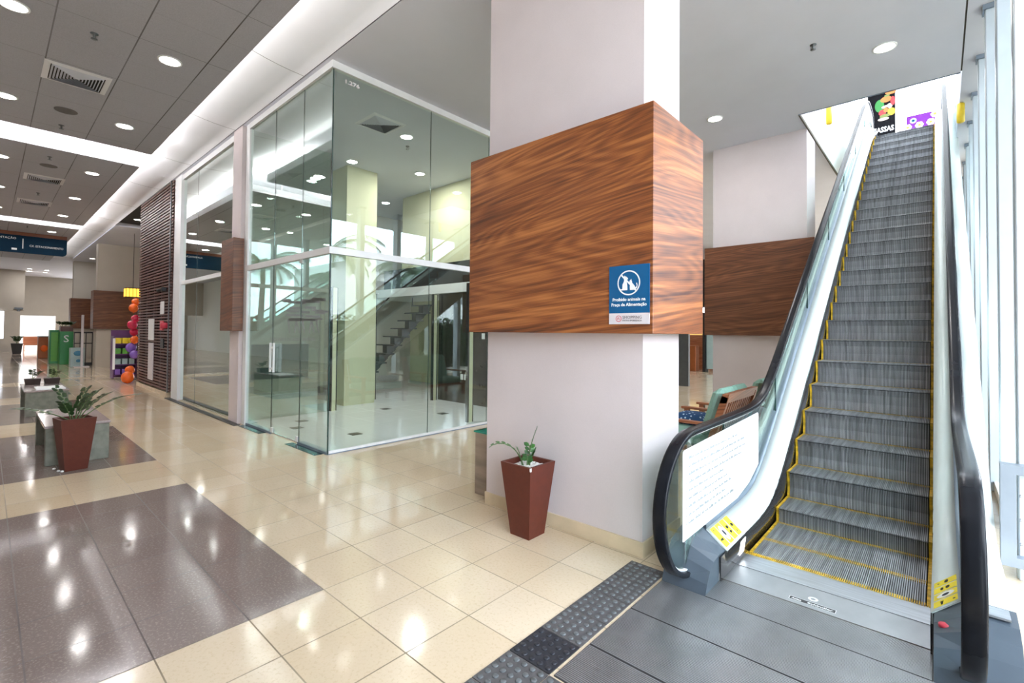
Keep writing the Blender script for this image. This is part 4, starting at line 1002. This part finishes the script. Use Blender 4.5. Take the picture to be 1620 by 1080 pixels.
# ================================================================== POTS AND PLANTS
def zz_frond(mb, base, az, lean, L_, nl, rnd, leafsize=0.045, curl=0.6):
    p = Vector(base); d = Vector((math.cos(az) * math.sin(lean), math.sin(az) * math.sin(lean), math.cos(lean))); pts = [p.copy()]
    for k in range(10):
        lean2 = lean + curl * (k / 10) ** 1.5
        d = Vector((math.cos(az) * math.sin(lean2), math.sin(az) * math.sin(lean2), math.cos(lean2))); p = p + d * (L_ / 10); pts.append(p.copy())
    mb.tube(pts, [0.006 * (1 - 0.06 * i) for i in range(len(pts))], 6, 1)
    for k in range(nl):
        f = 0.3 + 0.7 * (k + 0.5) / nl; i = min(9, int(f * 10)); q = pts[i].lerp(pts[i + 1], f * 10 - i); t_ = (pts[i + 1] - pts[i]).normalized()
        sd = t_.cross(Vector((0, 0, 1)));
        if sd.length < 1e-3: sd = Vector((1, 0, 0))
        sd.normalize(); sg = 1 if k % 2 else -1
        u = (t_ * 0.45 + sd * sg * 0.9 + Vector((0, 0, 0.15 * rnd.random()))).normalized(); l = leafsize * (0.8 + 0.4 * rnd.random())
        w = u.cross(t_ if abs(u.dot(t_)) < 0.9 else Vector((0, 0, 1))).cross(u).normalized()
        nrm = u.cross(w)
        a = q; tip = q + u * l; mids = []
        vs_ = [a, q + u * l * 0.35 + w * l * 0.34 + nrm * l * 0.04, q + u * l * 0.72 + w * l * 0.30 + nrm * l * 0.03, tip, q + u * l * 0.72 - w * l * 0.30 + nrm * l * 0.03, q + u * l * 0.35 - w * l * 0.34 + nrm * l * 0.04, q + u * l * 0.5 - nrm * l * 0.03]
        mb.add(vs_, [(0, 1, 6), (1, 2, 6), (2, 3, 6), (3, 4, 6), (4, 5, 6), (5, 0, 6)], 0, True)
def pot(x, y, b0, b1, h, lab, fr, rz=0.0, pebbles=True, leaf='leaf', seed=1, ls=0.045):
    t = thing('potted_plant', (x, y, 0), lab, 'plant'); rnd = random.Random(seed)
    mb = MB(); w = 0.022
    vs_ = []
    for b, z in ((b0 / 2, 0), (b1 / 2, h), (b1 / 2 - w, h), (b1 / 2 - w - 0.012, h - 0.06)):
        vs_ += [(x + sx * b, y + sy * b, z) for sx, sy in ((-1, -1), (1, -1), (1, 1), (-1, 1))]
    fs = [(0, 3, 2, 1)]
    for k in range(3):
        for j in range(4): fs.append((4 * k + j, 4 * k + (j + 1) % 4, 4 * k + 4 + (j + 1) % 4, 4 * k + 4 + j))
    fs.append((12, 13, 14, 15)); mb.add(vs_, fs); mb.build('pot', 'pot', t)
    mb = MB(); r = b1 / 2 - w - 0.014
    mb.box(x - r, y - r, h - 0.07, x + r, y + r, h - 0.035)
    if pebbles:
        for k in range(110): mb.ball((x + (rnd.random() * 2 - 1) * r * 0.93, y + (rnd.random() * 2 - 1) * r * 0.93, h - 0.034), 0.009 + 0.006 * rnd.random(), 6, 0, 0.7)
    mb.build('pebbles' if pebbles else 'soil', 'pebble' if pebbles else 'soil', t)
    for (az, lean, L_, nl, ox, oy, cu) in fr:
        mb = MB(); zz_frond(mb, (x + ox, y + oy, h - 0.04), az, lean, L_, nl, rnd, ls, cu); mb.build('frond', [leaf, 'stem'], t)
    t.rotation_euler.z = rz
    return t
LV = math.atan2(1, 0)
# screen-left is about -X-Y, screen-right +X+Y
sl = math.atan2(-0.67, -0.74); sr = math.atan2(0.67, 0.74); aw = math.atan2(0.74, -0.67); tw = math.atan2(-0.74, 0.67)
p1 = pot(-2.37, 2.83, 0.185, 0.30, 0.555, 'brick-red tapered pot with white pebbles standing against the near column', [
    (sr, 0.10, 0.30, 11, 0.0, 0.0, 0.35), (sl, 0.35, 0.36, 11, -0.03, -0.02, 2.1), (sl, 0.2, 0.15, 7, -0.04, -0.02, 0.3), (sr, 0.25, 0.13, 7, 0.01, 0, 0.3), (tw, 0.4, 0.12, 6, 0.0, -0.01, 0.5), (aw, 0.3, 0.16, 7, 0, 0.02, 0.4)], seed=4, ls=0.046)
p1b = MB(); p1b.prism([(-2.229, 2.679), (-2.219, 2.679), (-2.219, 2.692)], 0.53, 0.556, 'z'); o = p1b.build('chipped_corner', 'potchip', p1)
p2 = pot(-7.11, 0.68, 0.19, 0.30, 0.565, 'brick-red tapered pot with a spreading plant standing before the concrete bench', [
    (sl, 1.15, 0.60, 12, -0.05, -0.02, 0.55), (sl, 0.35, 0.42, 10, -0.03, 0.0, 0.35), (sr, 0.15, 0.38, 11, 0, 0, 0.4), (sr, 0.55, 0.42, 11, 0.02, 0.02, 0.6), (sr, 0.85, 0.66, 15, 0.04, 0.02, 0.75), (sr, 0.35, 0.40, 11, 0.01, 0, 0.6), (aw, 0.4, 0.34, 10, 0, 0.03, 0.5), (tw, 0.35, 0.25, 8, 0, -0.03, 0.5)], rz=0.16, pebbles=False, leaf='leafdark', seed=9, ls=0.075)
mb = MB()
for px, py in ((-7.19, 0.53), (-7.0, 0.58), (-7.05, 0.555)): mb.ball((px, py, 0.012), 0.016, 8, 0, 0.7)
mb.build('pebbles', 'pebble', label='few white pebbles lying at the foot of the pot by the bench', cat='pebbles', kind='stuff')

# marble box behind the near column
t = thing('marble_box', (-3.2, 3.45, 0), 'brown marble box with a green glass top behind the near column', 'box')
mb = MB(); mb.box(-3.33, 3.18, 0, -3.075, 4.1, 0.585, bev=0.003); mb.build('body', 'marble', t)
mb = MB(); mb.box(-3.34, 3.17, 0.586, -3.075, 4.11, 0.60); mb.build('top', 'glasstop', t)

# ================================================================== BENCHES
def bench(x0, x1, y0, y1, h, lab):
    t = thing('bench', ((x0 + x1) / 2, (y0 + y1) / 2, 0), lab, 'bench', 'concrete benches')
    for xa in (x0, x1 - 0.10): mb = MB(); mb.box(xa, y0, 0, xa + 0.10, y1, h - 0.03, bev=0.006); mb.build('leg', 'concrete', t)
    mb = MB(); mb.box(x0 - 0.01, y0 - 0.01, h - 0.03, x1 + 0.01, y1 + 0.01, h, bev=0.004); mb.build('seat', 'granite', t)
    mb = MB(); mb.box(x0 + 0.10, y1 - 0.06, 0.0, x1 - 0.10, y1, h - 0.03); mb.build('back_panel', 'concrete', t)
    return t
bench(-8.95, -7.42, 0.47, 1.02, 0.45, 'low concrete bench directly behind the red pot in the hall')
bench(-13.35, -11.75, 0.48, 1.03, 0.45, 'second concrete bench further down the hall, holding papers and planters')
mb = MB(); mb.box(-12.45, 0.62, 0.45, -11.85, 1.0, 0.462); mb.box(-12.40, 0.66, 0.462, -11.88, 0.95, 0.468); mb.build('magazines', 'white', label='white papers lying on the second concrete bench', cat='papers')
for i, (a, b_) in enumerate(((0.52, 0.74), (0.79, 1.01))):
    t = thing('planter_tray', (-13.1, (a + b_) / 2, 0.45), 'dark planter tray on the far end of the second bench, %s one' % ('left' if i == 0 else 'right'), 'planter', 'planter trays')
    mb = MB(); mb.frustum((-13.1, (a + b_) / 2), 0.20, 0.23, 0.45, 0.56); mb.build('tray', plain('dark_brown_tray_%d' % i, (0.03, 0.015, 0.01), 0.5), t)
    rnd = random.Random(20 + i)
    for k in range(3 if i else 2):
        mb = MB(); zz_frond(mb, (-13.1, (a + b_) / 2, 0.55), sr + (k - 1) * 0.8, 0.5 + 0.2 * k, 0.25, 7, rnd, 0.06, 0.5); mb.build('frond', ['leafdark', 'stem'], t)

# ================================================================== SOFAS
def sofa(x, y0, y1, lab, pillow=None):
    """wooden sofa facing -X with slatted back at x"""
    t = thing('sofa', (x - 0.35, (y0 + y1) / 2, 0), lab, 'sofa', 'wooden sofas')
    for yy in (y0, y1 - 0.06):
        mb = MB(); mb.prism([(x - 0.06, 0), (x, 0), (x + 0.0, 0.40), (x + 0.16, 0.88), (x + 0.09, 0.90), (x - 0.06, 0.42)], yy, yy + 0.06, 'y'); mb.build('rear_leg', 'teak', t)
        mb = MB(); mb.box(x - 0.72, yy, 0, x - 0.66, yy + 0.06, 0.56); mb.build('front_leg', 'teak', t)
        mb = MB(); mb.box(x - 0.76, yy - 0.01, 0.56, x + 0.03, yy + 0.07, 0.59, bev=0.006); mb.build('armrest', 'teak', t)
    mb = MB(); mb.box(x - 0.72, y0 + 0.06, 0.24, x - 0.0, y1 - 0.06, 0.30); mb.build('seat_frame', 'teak', t)
    mb = MB(); mb.prism([(x + 0.065, 0.82), (x + 0.135, 0.82), (x + 0.165, 0.92), (x + 0.10, 0.92)], y0 + 0.0, y1, 'y'); mb.prism([(x - 0.045, 0.40), (x + 0.005, 0.40), (x + 0.025, 0.47), (x - 0.025, 0.47)], y0 + 0.06, y1 - 0.06, 'y'); mb.build('back_rail', 'teak', t)
    y = y0 + 0.11
    while y < y1 - 0.12:
        mb = MB(); mb.prism([(x - 0.02, 0.46), (x + 0.005, 0.46), (x + 0.12, 0.83), (x + 0.095, 0.83)], y, y + 0.03, 'y'); mb.build('back_slat', 'teak', t); y += 0.075
    w = (y1 - y0 - 0.14) / 2
    for k in range(2):
        ya = y0 + 0.07 + k * w
        mb = MB(); mb.box(x - 0.70, ya + 0.005, 0.30, x - 0.06, ya + w - 0.005, 0.43, bev=0.035); mb.build('seat_cushion', 'cushion', t)
        mb = MB()
        m2 = MB(); m2.box(-0.13, ya + 0.008, 0, 0.0, ya + w - 0.008, 0.56, bev=0.05)
        for v in m2.v: mb.v.append((x - 0.07 + v[0] + v[2] * 0.30, v[1], 0.42 + v[2] * 0.96))
        mb.f = m2.f; mb.mi = m2.mi; mb.smooth = [False] * len(m2.f); mb.build('back_cushion', 'cushion', t)
    return t
sofa(-1.80, 5.22, 6.28, 'wooden slat-back sofa with mint cushions just behind the escalator foot')
sofa(-1.80, 6.75, 8.05, 'second mint-cushioned sofa standing in front of the rear wood-clad column')
def pillow(x, y, z, name, lab, m_):
    mb = MB(); n = 10; vs_ = []
    for s in (1, -1):
        for i in range(n + 1):
            for j in range(n + 1):
                u = -1 + 2 * i / n; v = -1 + 2 * j / n; hgt = 0.075 * (1 - u ** 4) ** 0.5 * (1 - v ** 4) ** 0.5 if True else 0
                vs_.append((x + u * 0.19 * (1 - 0.06 * v * v), y + v * 0.19 * (1 - 0.06 * u * u), z + s * hgt))
    fs = []
    for s in (0, 1):
        o = s * (n + 1) ** 2
        for i in range(n):
            for j in range(n): q = o + i * (n + 1) + j; fs.append((q, q + 1, q + n + 2, q + n + 1))
    mb.add(vs_, fs, 0, True); return mb.build(name, m_, label=lab, cat='cushion')
m_, nt, b = newmat('blue_starry_fabric'); vo = N(nt, 'ShaderNodeTexVoronoi', Scale=22.0); L(nt, coords(nt), vo.inputs['Vector'])
L(nt, ramp(nt, vo.outputs['Distance'], [(0.22, (0.45, 0.60, 0.75)), (0.30, (0.01, 0.06, 0.17))]), b.inputs['Base Color']); b.inputs['Roughness'].default_value = 0.8
pillow(-2.30, 5.95, 0.50, 'throw_pillow', 'blue patterned throw pillow lying on the nearer mint sofa', m_)

# ================================================================== FOOD COURT BACKGROUND
mb = MB(); mb.box(-6.6, 13.9, 0, -5.5, 14.0, 4.0, bev=0.004); mb.build('grey_metal_panel', 'metalgrey', label='grey metal panel seen between the near column and the sofa', cat='panel')
t = thing('food_kiosk', (-7.5, 20, 0), 'yellow-lit food counter with a black fascia deep in the food court', 'food counter')
mb = MB(); mb.box(-9.6, 19.6, 2.65, -5.2, 20.2, 4.6); mb.build('fascia', 'black', t)
mb = MB(); mb.box(-9.6, 19.62, 2.42, -5.2, 20.2, 2.62); mb.build('menu_strip', 'coolglow', t)
mb = MB(); mb.box(-9.6, 21.0, 1.5, -7.22, 21.1, 2.4); mb.build('lit_back', 'amberlit', t)
mb = MB(); mb.box(-9.6, 21.0, 0.0, -7.22, 21.1, 1.5); mb.build('back_panel', 'teak', t)
mb = MB(); mb.box(-9.4, 19.7, 0.0, -7.5, 20.1, 1.05, bev=0.01); mb.build('counter', 'copper', t)
mb = MB(); mb.box(-7.22, 19.7, 0.0, -7.12, 20.1, 2.6); mb.build('black_frame', 'black', t)
mb = MB(); mb.box(-7.1, 19.8, 0.12, -5.4, 20.0, 1.55, bev=0.01); mb.build('glass_cabinet', 'paleblue', t)

# ================================================================== UPPER FLOOR BOARDS
U0 = CE + 1.0
t = thing('food_poster', (-1.05, 16.0, U0), 'black menu poster with vegetables and white lettering at the head of the escalator', 'poster')
mb = MB(); mb.box(-1.42, 15.98, U0, -0.83, 16.02, 8.7); mb.build('board', plain('matt_black_poster', (0.006, 0.006, 0.007), 0.9, spec=0.05), t)
def disc(mb, x, z, rx, rz_, mi, y=15.978, dy=0.0):
    n = 16; mb.add([(x + rx * math.cos(2 * PI * k / n), y - dy, z + rz_ * math.sin(2 * PI * k / n)) for k in range(n)], [list(range(n))], mi)
mb = MB()
disc(mb, -1.16, 7.72, 0.10, 0.17, 0, dy=0.001); disc(mb, -1.02, 7.86, 0.12, 0.08, 1, dy=0.002); disc(mb, -0.92, 8.02, 0.12, 0.05, 1, dy=0.003); disc(mb, -1.02, 7.66, 0.10, 0.04, 3, dy=0.004)
disc(mb, -1.10, 7.52, 0.08, 0.08, 2, dy=0.005); disc(mb, -1.02, 7.58, 0.06, 0.07, 1, dy=0.006); disc(mb, -0.95, 7.66, 0.06, 0.07, 3, dy=0.006); disc(mb, -0.88, 7.78, 0.05, 0.12, 2, dy=0.007); disc(mb, -0.91, 7.50, 0.08, 0.10, 4, dy=0.008); disc(mb, -1.05, 7.42, 0.11, 0.05, 5, dy=0.009); disc(mb, -1.08, 7.34, 0.12, 0.04, 3, dy=0.01); disc(mb, -1.0, 7.95, 0.06, 0.03, 5, dy=0.01)
mb.build('food_picture', [plain('leaf_green_print', (0.01, 0.13, 0.02)), plain('prawn_orange_print', (0.40, 0.11, 0.02)), plain('tomato_red_print', (0.35, 0.015, 0.02)), plain('garlic_white_print', (0.42, 0.36, 0.30)), plain('pepper_yellow_print', (0.45, 0.28, 0.01)), plain('olive_print', (0.10, 0.13, 0.03))], t)
text_part('MASSAS', 0.19, 'white', t, 'lettering', (-0.86, 15.975, 7.0), (1, 0, 0), (0, 0, 1), 'RIGHT', bold=0.004, width=0.46)
t = thing('flower_board', (-0.35, 16.0, U0), 'purple board with flower drawings at the head of the escalator', 'board')
M['purpleprint'] = plain('purple_print', (0.10, 0.014, 0.17), 0.7, spec=0.2)
mb = MB(); mb.box(-0.60, 15.98, U0, 0.0, 16.02, 7.26); mb.build('board', 'purpleprint', t)
mb = MB(); disc(mb, -0.47, 7.12, 0.065, 0.065, 0, dy=0.001); disc(mb, -0.47, 7.12, 0.048, 0.048, 1, dy=0.002); disc(mb, -0.47, 7.12, 0.028, 0.028, 2, dy=0.003)
for cx_, cz_ in ((-0.35, 6.98), (-0.13, 7.0), (-0.05, 7.18), (-0.58, 6.97)):
    for k in range(6): a = k * PI / 3; disc(mb, cx_ + 0.05 * math.cos(a), cz_ + 0.05 * math.sin(a), 0.035, 0.035, 0, dy=0.001)
    disc(mb, cx_, cz_, 0.03, 0.03, 3, dy=0.002)
mb.build('flower_print', ['white', plain('sky_print', (0.1, 0.3, 0.75)), 'navy', plain('flower_centre_yellow', (0.8, 0.5, 0.02))], t)

# ================================================================== HALL BACKGROUND
t = thing('hanging_banner', (-22.0, 0.5, 4.2), 'navy wayfinding banner with white lettering hanging across the far hall ceiling', 'sign')
mb = MB(); yb1 = 1.79; pts = [(-2.0, 3.96), (yb1 - 0.09, 3.96), (yb1 - 0.03, 3.99), (yb1, 4.05), (yb1, 4.52), (-2.0, 4.52)]
mb.prism(pts, -22.02, -21.96)
m_o = mb.build('panel', 'navy', t)
mb = MB(); mb.prism([(-2.0, 4.52), (yb1, 4.52), (yb1, 4.628), (-2.0, 4.628)], -22.03, -21.95); mb.build('top_strip', 'brownstrip', t)
text_part('CX. ESTACIONAMENTO', 0.09, 'white', t, 'lettering', (-21.95, 1.30, 4.18), (0, 1, 0), (0, 0, 1), 'CENTER', width=0.8)
text_part('ALIMENTAÇÃO', 0.09, 'white', t, 'lettering', (-21.95, 0.60, 4.38), (0, 1, 0), (0, 0, 1), 'RIGHT', width=0.62)
mb = MB(); mb.box(-21.957, 0.74, 4.10, -21.95, 0.76, 4.42); mb.box(-21.957, 0.50, 4.04, -21.95, 0.62, 4.10); mb.build('divider', 'white', t)

t = thing('hanging_lantern', (-21.4, 3.12, 2.2), 'amber square lantern hanging on a thin cable near the balloons', 'lamp')
mb = MB(); mb.tube([(-21.4, 3.5, 3.0), (-21.4, 3.5, CE)], 0.008, 6); mb.build('cable', 'black', t)
mb = MB(); mb.box(-21.6, 3.27, 2.68, -21.2, 3.75, 2.97, bev=0.01); mb.build('shade', 'amber', t)
mb = MB()
for k in range(6): yy = 3.27 + k * 0.096; mb.box(-21.2, yy - 0.006, 2.67, -21.185, yy + 0.006, 2.98)
mb.box(-21.61, 3.26, 2.97, -21.19, 3.76, 3.0); mb.box(-21.61, 3.26, 2.665, -21.19, 3.76, 2.68); mb.build('frame', 'black', t)
# balloons
bl = [(-18.0, 3.02, 2.35, 0.12, 'orange', 'orange balloon at the top of the balloon column'), (-18.0, 2.96, 2.16, 0.13, 'orange', 'orange balloon just under the topmost one'), (-18.0, 3.02, 1.85, 0.12, 'pink', 'magenta balloon above the crimson ones'), (-18.0, 2.94, 1.66, 0.14, 'pink', 'crimson balloon bulging out furthest left'), (-18.0, 2.99, 1.45, 0.12, 'pink', 'crimson balloon above the middle orange one'),
      (-18.0, 3.0, 1.22, 0.12, 'orange', 'orange balloon in the middle of the balloon column'), (-18.0, 2.93, 0.98, 0.15, 'violet', 'large violet balloon beside the purple stand'), (-18.0, 3.0, 0.78, 0.13, 'violet', 'smaller violet balloon under the large violet one'),
      (-17.30, 2.80, 0.355, 0.13, 'orange', 'small orange balloon near the floor by the slatted wall'), (-17.1, 2.72, 0.17, 0.17, 'orange', 'big orange balloon resting on the floor by the slatted wall')]
for nb, (x, y, z, r, c, lab) in enumerate(bl):
    r *= 0.92
    if nb < 8 and nb % 2: x += 0.16; y -= 0.02
    t = thing('balloon', (x, y, z), lab, 'balloon', 'party balloons')
    mb = MB(); mb.ball((x, y, z), r, 16, 0, 1.08); mb.build('envelope', c, t)
    mb = MB(); mb.lathe((x, y, z - r * 1.08), [(0.012, -0.02), (0.004, 0.0), (0.01, 0.004)], 8); mb.build('knot', c, t)
mb = MB(); mb.tube([(-18.25, 3.12, 0.0), (-18.25, 3.12, 2.4)], 0.012, 6); mb.lathe((-18.25, 3.12, 0), [(0.14, 0), (0.14, 0.02), (0.02, 0.03)], 14); mb.build('balloon_pole', 'black', label='black pole holding the balloon column', cat='pole')
# purple product stand
t = thing('display_stand', (-18.9, 2.95, 0), 'purple cardboard display stand with colourful shelves beside the balloons', 'display stand')
mb = MB(); mb.box(-19.2, 2.62, 0.02, -18.7, 2.64, 1.32); mb.box(-19.2, 3.18, 0.02, -18.7, 3.2, 1.32); mb.box(-19.2, 2.62, 0.02, -19.18, 3.2, 1.5); mb.build('case', 'purplestand', t)
for k, c in enumerate(('violet', 'paleblue', 'green2', 'yellowb')):
    mb = MB(); mb.box(-19.18, 2.64, 0.10 + 0.32 * k, -18.72, 3.18, 0.13 + 0.32 * k); mb.build('shelf', 'purplestand', t)
    for j in range(3):
        m2 = MB(); m2.box(-19.0, 2.67 + 0.17 * j, 0.13 + 0.32 * k, -18.74, 2.80 + 0.17 * j, 0.30 + 0.32 * k); m2.build('product_pack', [c], t)
mb = MB(); mb.box(-18.7, 2.60, 0.3, -18.69, 2.66, 1.25); mb.build('side_picture', 'white', t)
# kiosks further down
def kiosk(name, x, y0, y1, h, c, c2, lab, cat):
    t = thing(name, (x, (y0 + y1) / 2, 0), lab, cat)
    mb = MB(); mb.box(x - 0.7, y0, 0, x, y1, h, bev=0.01); mb.build('body', c, t)
    mb = MB(); mb.box(x, y0 + 0.05, 0.1, x + 0.01, y1 - 0.08, h - 0.1); mb.build('front_graphic', c2, t); return t
kiosk('green_kiosk', -28.6, 1.86, 2.22, 1.46, 'green', 'green2', 'bright green tall cabinet with a white leaf mark, left of the pair', 'kiosk')
kk = kiosk('green_kiosk', -27.8, 2.12, 2.55, 1.40, 'green', 'green', 'dark green cabinet with a white curl, right of the bright green one', 'kiosk')
for (yy, zz, xx) in ((2.27, 1.25, -28.585), (2.74, 1.2, -27.785)):
    pass
text_part('S', 0.42, 'white', kk, 'lettering', (-27.787, 2.32, 0.95), (0, 1, 0), (0, 0, 1))
t = thing('planter_box', (-28.1, 2.35, 1.40), 'dark planter with foliage on top of the green cabinets', 'planter')
mb = MB(); mb.box(-28.45, 2.13, 1.40, -27.9, 2.54, 1.62); mb.build('box', 'slat', t)
rnd = random.Random(8); mb = MB()
for k in range(16): zz_frond(mb, (-28.2, 2.15 + 0.024 * k, 1.62), rnd.random() * 6.28, 0.6, 0.28, 6, rnd, 0.10, 0.6)
mb.build('foliage', ['leafdark', 'stem'], t)
t = thing('drinks_cooler', (-25.7, 2.5, 0), 'pale blue low cooler with blue print standing before the black barrier', 'cooler')
mb = MB(); mb.box(-26.2, 2.28, 0, -25.7, 2.70, 0.76, bev=0.01); mb.build('body', 'paleblue', t)
mb = MB(); mb.ball((-25.70, 2.50, 0.54), 0.13, 12, 0, 0.8, 0.05); mb.ball((-25.70, 2.52, 0.24), 0.08, 10, 0, 0.8, 0.05); mb.build('printed_mark', 'teal', t)
t = thing('black_barrier', (-26.5, 2.7, 0), 'black metal barrier frame behind the pale blue cooler', 'barrier')
mb = MB()
for yy in (2.44, 2.62, 2.80, 3.0): mb.box(-26.52, yy, 0, -26.48, yy + 0.03, 1.38)
mb.box(-26.52, 2.44, 1.34, -26.48, 3.03, 1.40); mb.box(-26.52, 2.44, 0.9, -26.48, 3.03, 0.94); mb.box(-26.52, 2.44, 0.0, -26.48, 3.03, 0.12); mb.build('rails', 'black', t)
mb = MB(); mb.box(-25.45, 2.55, 0, -25.38, 2.63, 2.08, bev=0.01); mb.box(-25.6, 2.35, 0.0, -25.25, 2.81, 0.03); mb.build('slim_totem', 'signgrey', label='slim pale upright totem in front of the farther column', cat='totem')
t = thing('waste_bin', (-34.0, 2.05, 0), 'copper coloured bin unit left of the green cabinets', 'bin')
mb = MB(); mb.box(-34.6, 1.80, 0.0, -34.0, 2.18, 1.08, bev=0.02); mb.build('body', 'copper', t); mb = MB(); mb.box(-34.62, 1.78, 1.08, -33.98, 2.20, 1.13); mb.build('lid', 'metalgrey', t)
mb = MB(); mb.ball((-34.0, 2.02, 0.5), 0.14, 12, 0, 1.2, 0.08); mb.build('orange_emblem', 'orange', t)
t = thing('potted_plant', (-40.5, 1.25, 0), 'dark pot with a small plant at the far end wall', 'plant')
mb = MB(); mb.frustum((-40.5, 1.25), 0.35, 0.5, 0, 0.62); mb.build('pot', 'black', t)
rnd = random.Random(31); mb = MB()
for k in range(8): zz_frond(mb, (-40.5, 1.25, 0.6), k * 0.8, 0.4, 0.5, 7, rnd, 0.14, 0.5)
mb.build('foliage', ['leafdark', 'stem'], t)
t = thing('wooden_bench', (-45.6, 2.2, 0), 'dark red wooden bench inside the bright doorway at the far end', 'bench')
mb = MB(); mb.box(-46.0, 1.7, 0.36, -45.4, 2.8, 0.44); mb.build('seat', 'teak', t); mb = MB(); mb.box(-46.06, 1.7, 0.44, -46.0, 2.8, 0.95); mb.build('backrest', 'teak', t)
for yy in (1.7, 2.74):
    mb = MB(); mb.box(-46.0, yy, 0, -45.4, yy + 0.06, 0.36); mb.build('leg', 'teak', t)
mb = MB(); mb.box(-40.5, 1.1, 2.62, -39.9, 1.45, 2.72); mb.box(-40.2, 1.2, 2.50, -40.0, 1.35, 2.62, bev=0.02); mb.build('ceiling_projector', 'metalgrey', label='small grey device under the bulkhead at the far left', cat='projector')
mb = MB(); mb.box(-40.45, -1.2, 0.9, -40.4, 0.70, 2.5); mb.build('lit_window_panel', 'coolglow', label='bright pale panel at the far left edge', cat='light panel')

# ================================================================== OUTSIDE (seen through panes and in reflections)
def palm(x, y, h, lab, seed):
    rnd = random.Random(seed); t = thing('palm_tree', (x, y, -0.15), lab, 'palm tree', 'palms outside')
    mb = MB(); pts = [(x + 0.12 * math.sin(k * 0.5), y, -0.15 + h * k / 10) for k in range(11)]; mb.tube(pts, [0.16 - 0.006 * k for k in range(11)], 10); mb.build('trunk', 'trunk', t)
    tx, ty, tz = pts[-1]
    for k in range(15):
        az = k * 2.4 + rnd.random() * 0.4; up_ = 0.2 + 0.9 * rnd.random(); Lf = 1.9 + rnd.random() * 0.6
        mb = MB(); p = Vector((tx, ty, tz)); pts2 = [p.copy()]; el = up_
        for q in range(9): p = p + Vector((math.cos(az) * math.cos(el), math.sin(az) * math.cos(el), math.sin(el))) * Lf / 9; el -= 0.22; pts2.append(p.copy())
        mb.tube(pts2, 0.016, 5)
        for q in range(1, 9):
            for w in range(4):
                a = pts2[q].lerp(pts2[q + 1], w / 4) if q < 9 else pts2[q]; tg = (pts2[q + 1] - pts2[q]).normalized(); sd = tg.cross(Vector((0, 0, 1))).normalized()
                for s in (1, -1):
                    l = 0.62 * math.sin(PI * (q + w / 4) / 10) + 0.1; e = a + (sd * s * 0.8 + tg * 0.5 + Vector((0, 0, -0.45))).normalized() * l
                    mb.add([a, a + tg * 0.045, e], [(0, 1, 2)])
        mb.build('frond', 'palm', t)
palm(4.2, 4.6, 3.6, 'palm tree outside the window wall, nearest the escalator foot', 1)
palm(5.2, 8.2, 4.4, 'taller palm tree outside behind the middle of the window wall', 2)
palm(4.0, 11.4, 3.8, 'palm tree outside near the top half of the escalator', 3)
palm(7.0, 14.5, 4.6, 'farthest palm tree outside the window wall', 4)
t = thing('building', (30, 31, -0.15), 'pale building across the street outside', 'building')
mb = MB(); mb.box(26, 22, -0.15, 34, 40, 8); mb.build('wall', 'facade', t)
for k in range(5):
    mb = MB(); mb.box(25.97, 23 + 3 * k, 1.2, 26.0, 24.8 + 3 * k, 2.8); mb.build('window', 'metalgrey', t)
    mb = MB(); mb.box(25.97, 23 + 3 * k, 4.4, 26.0, 24.8 + 3 * k, 6.0); mb.build('window', 'metalgrey', t)
rnd = random.Random(77); mb = MB()
mb.box(6.1, 2, -0.15, 6.8, 26, 1.95)
for k in range(9000):
    yy = 2 + rnd.random() * 24; zz = -0.15 + rnd.random() * 2.3; xx = 5.85 + rnd.random() * 0.3; a = rnd.random() * 6.28; s = 0.14
    mb.add([(xx, yy, zz), (xx + s * math.cos(a), yy + s * math.sin(a), zz + s * 0.6), (xx + s * math.cos(a + 1), yy + s * math.sin(a + 1), zz - s * 0.3)], [(0, 1, 2)])
mb.build('hedge', 'leafdark', label='dense green hedge outside the window wall', cat='hedge', kind='stuff')
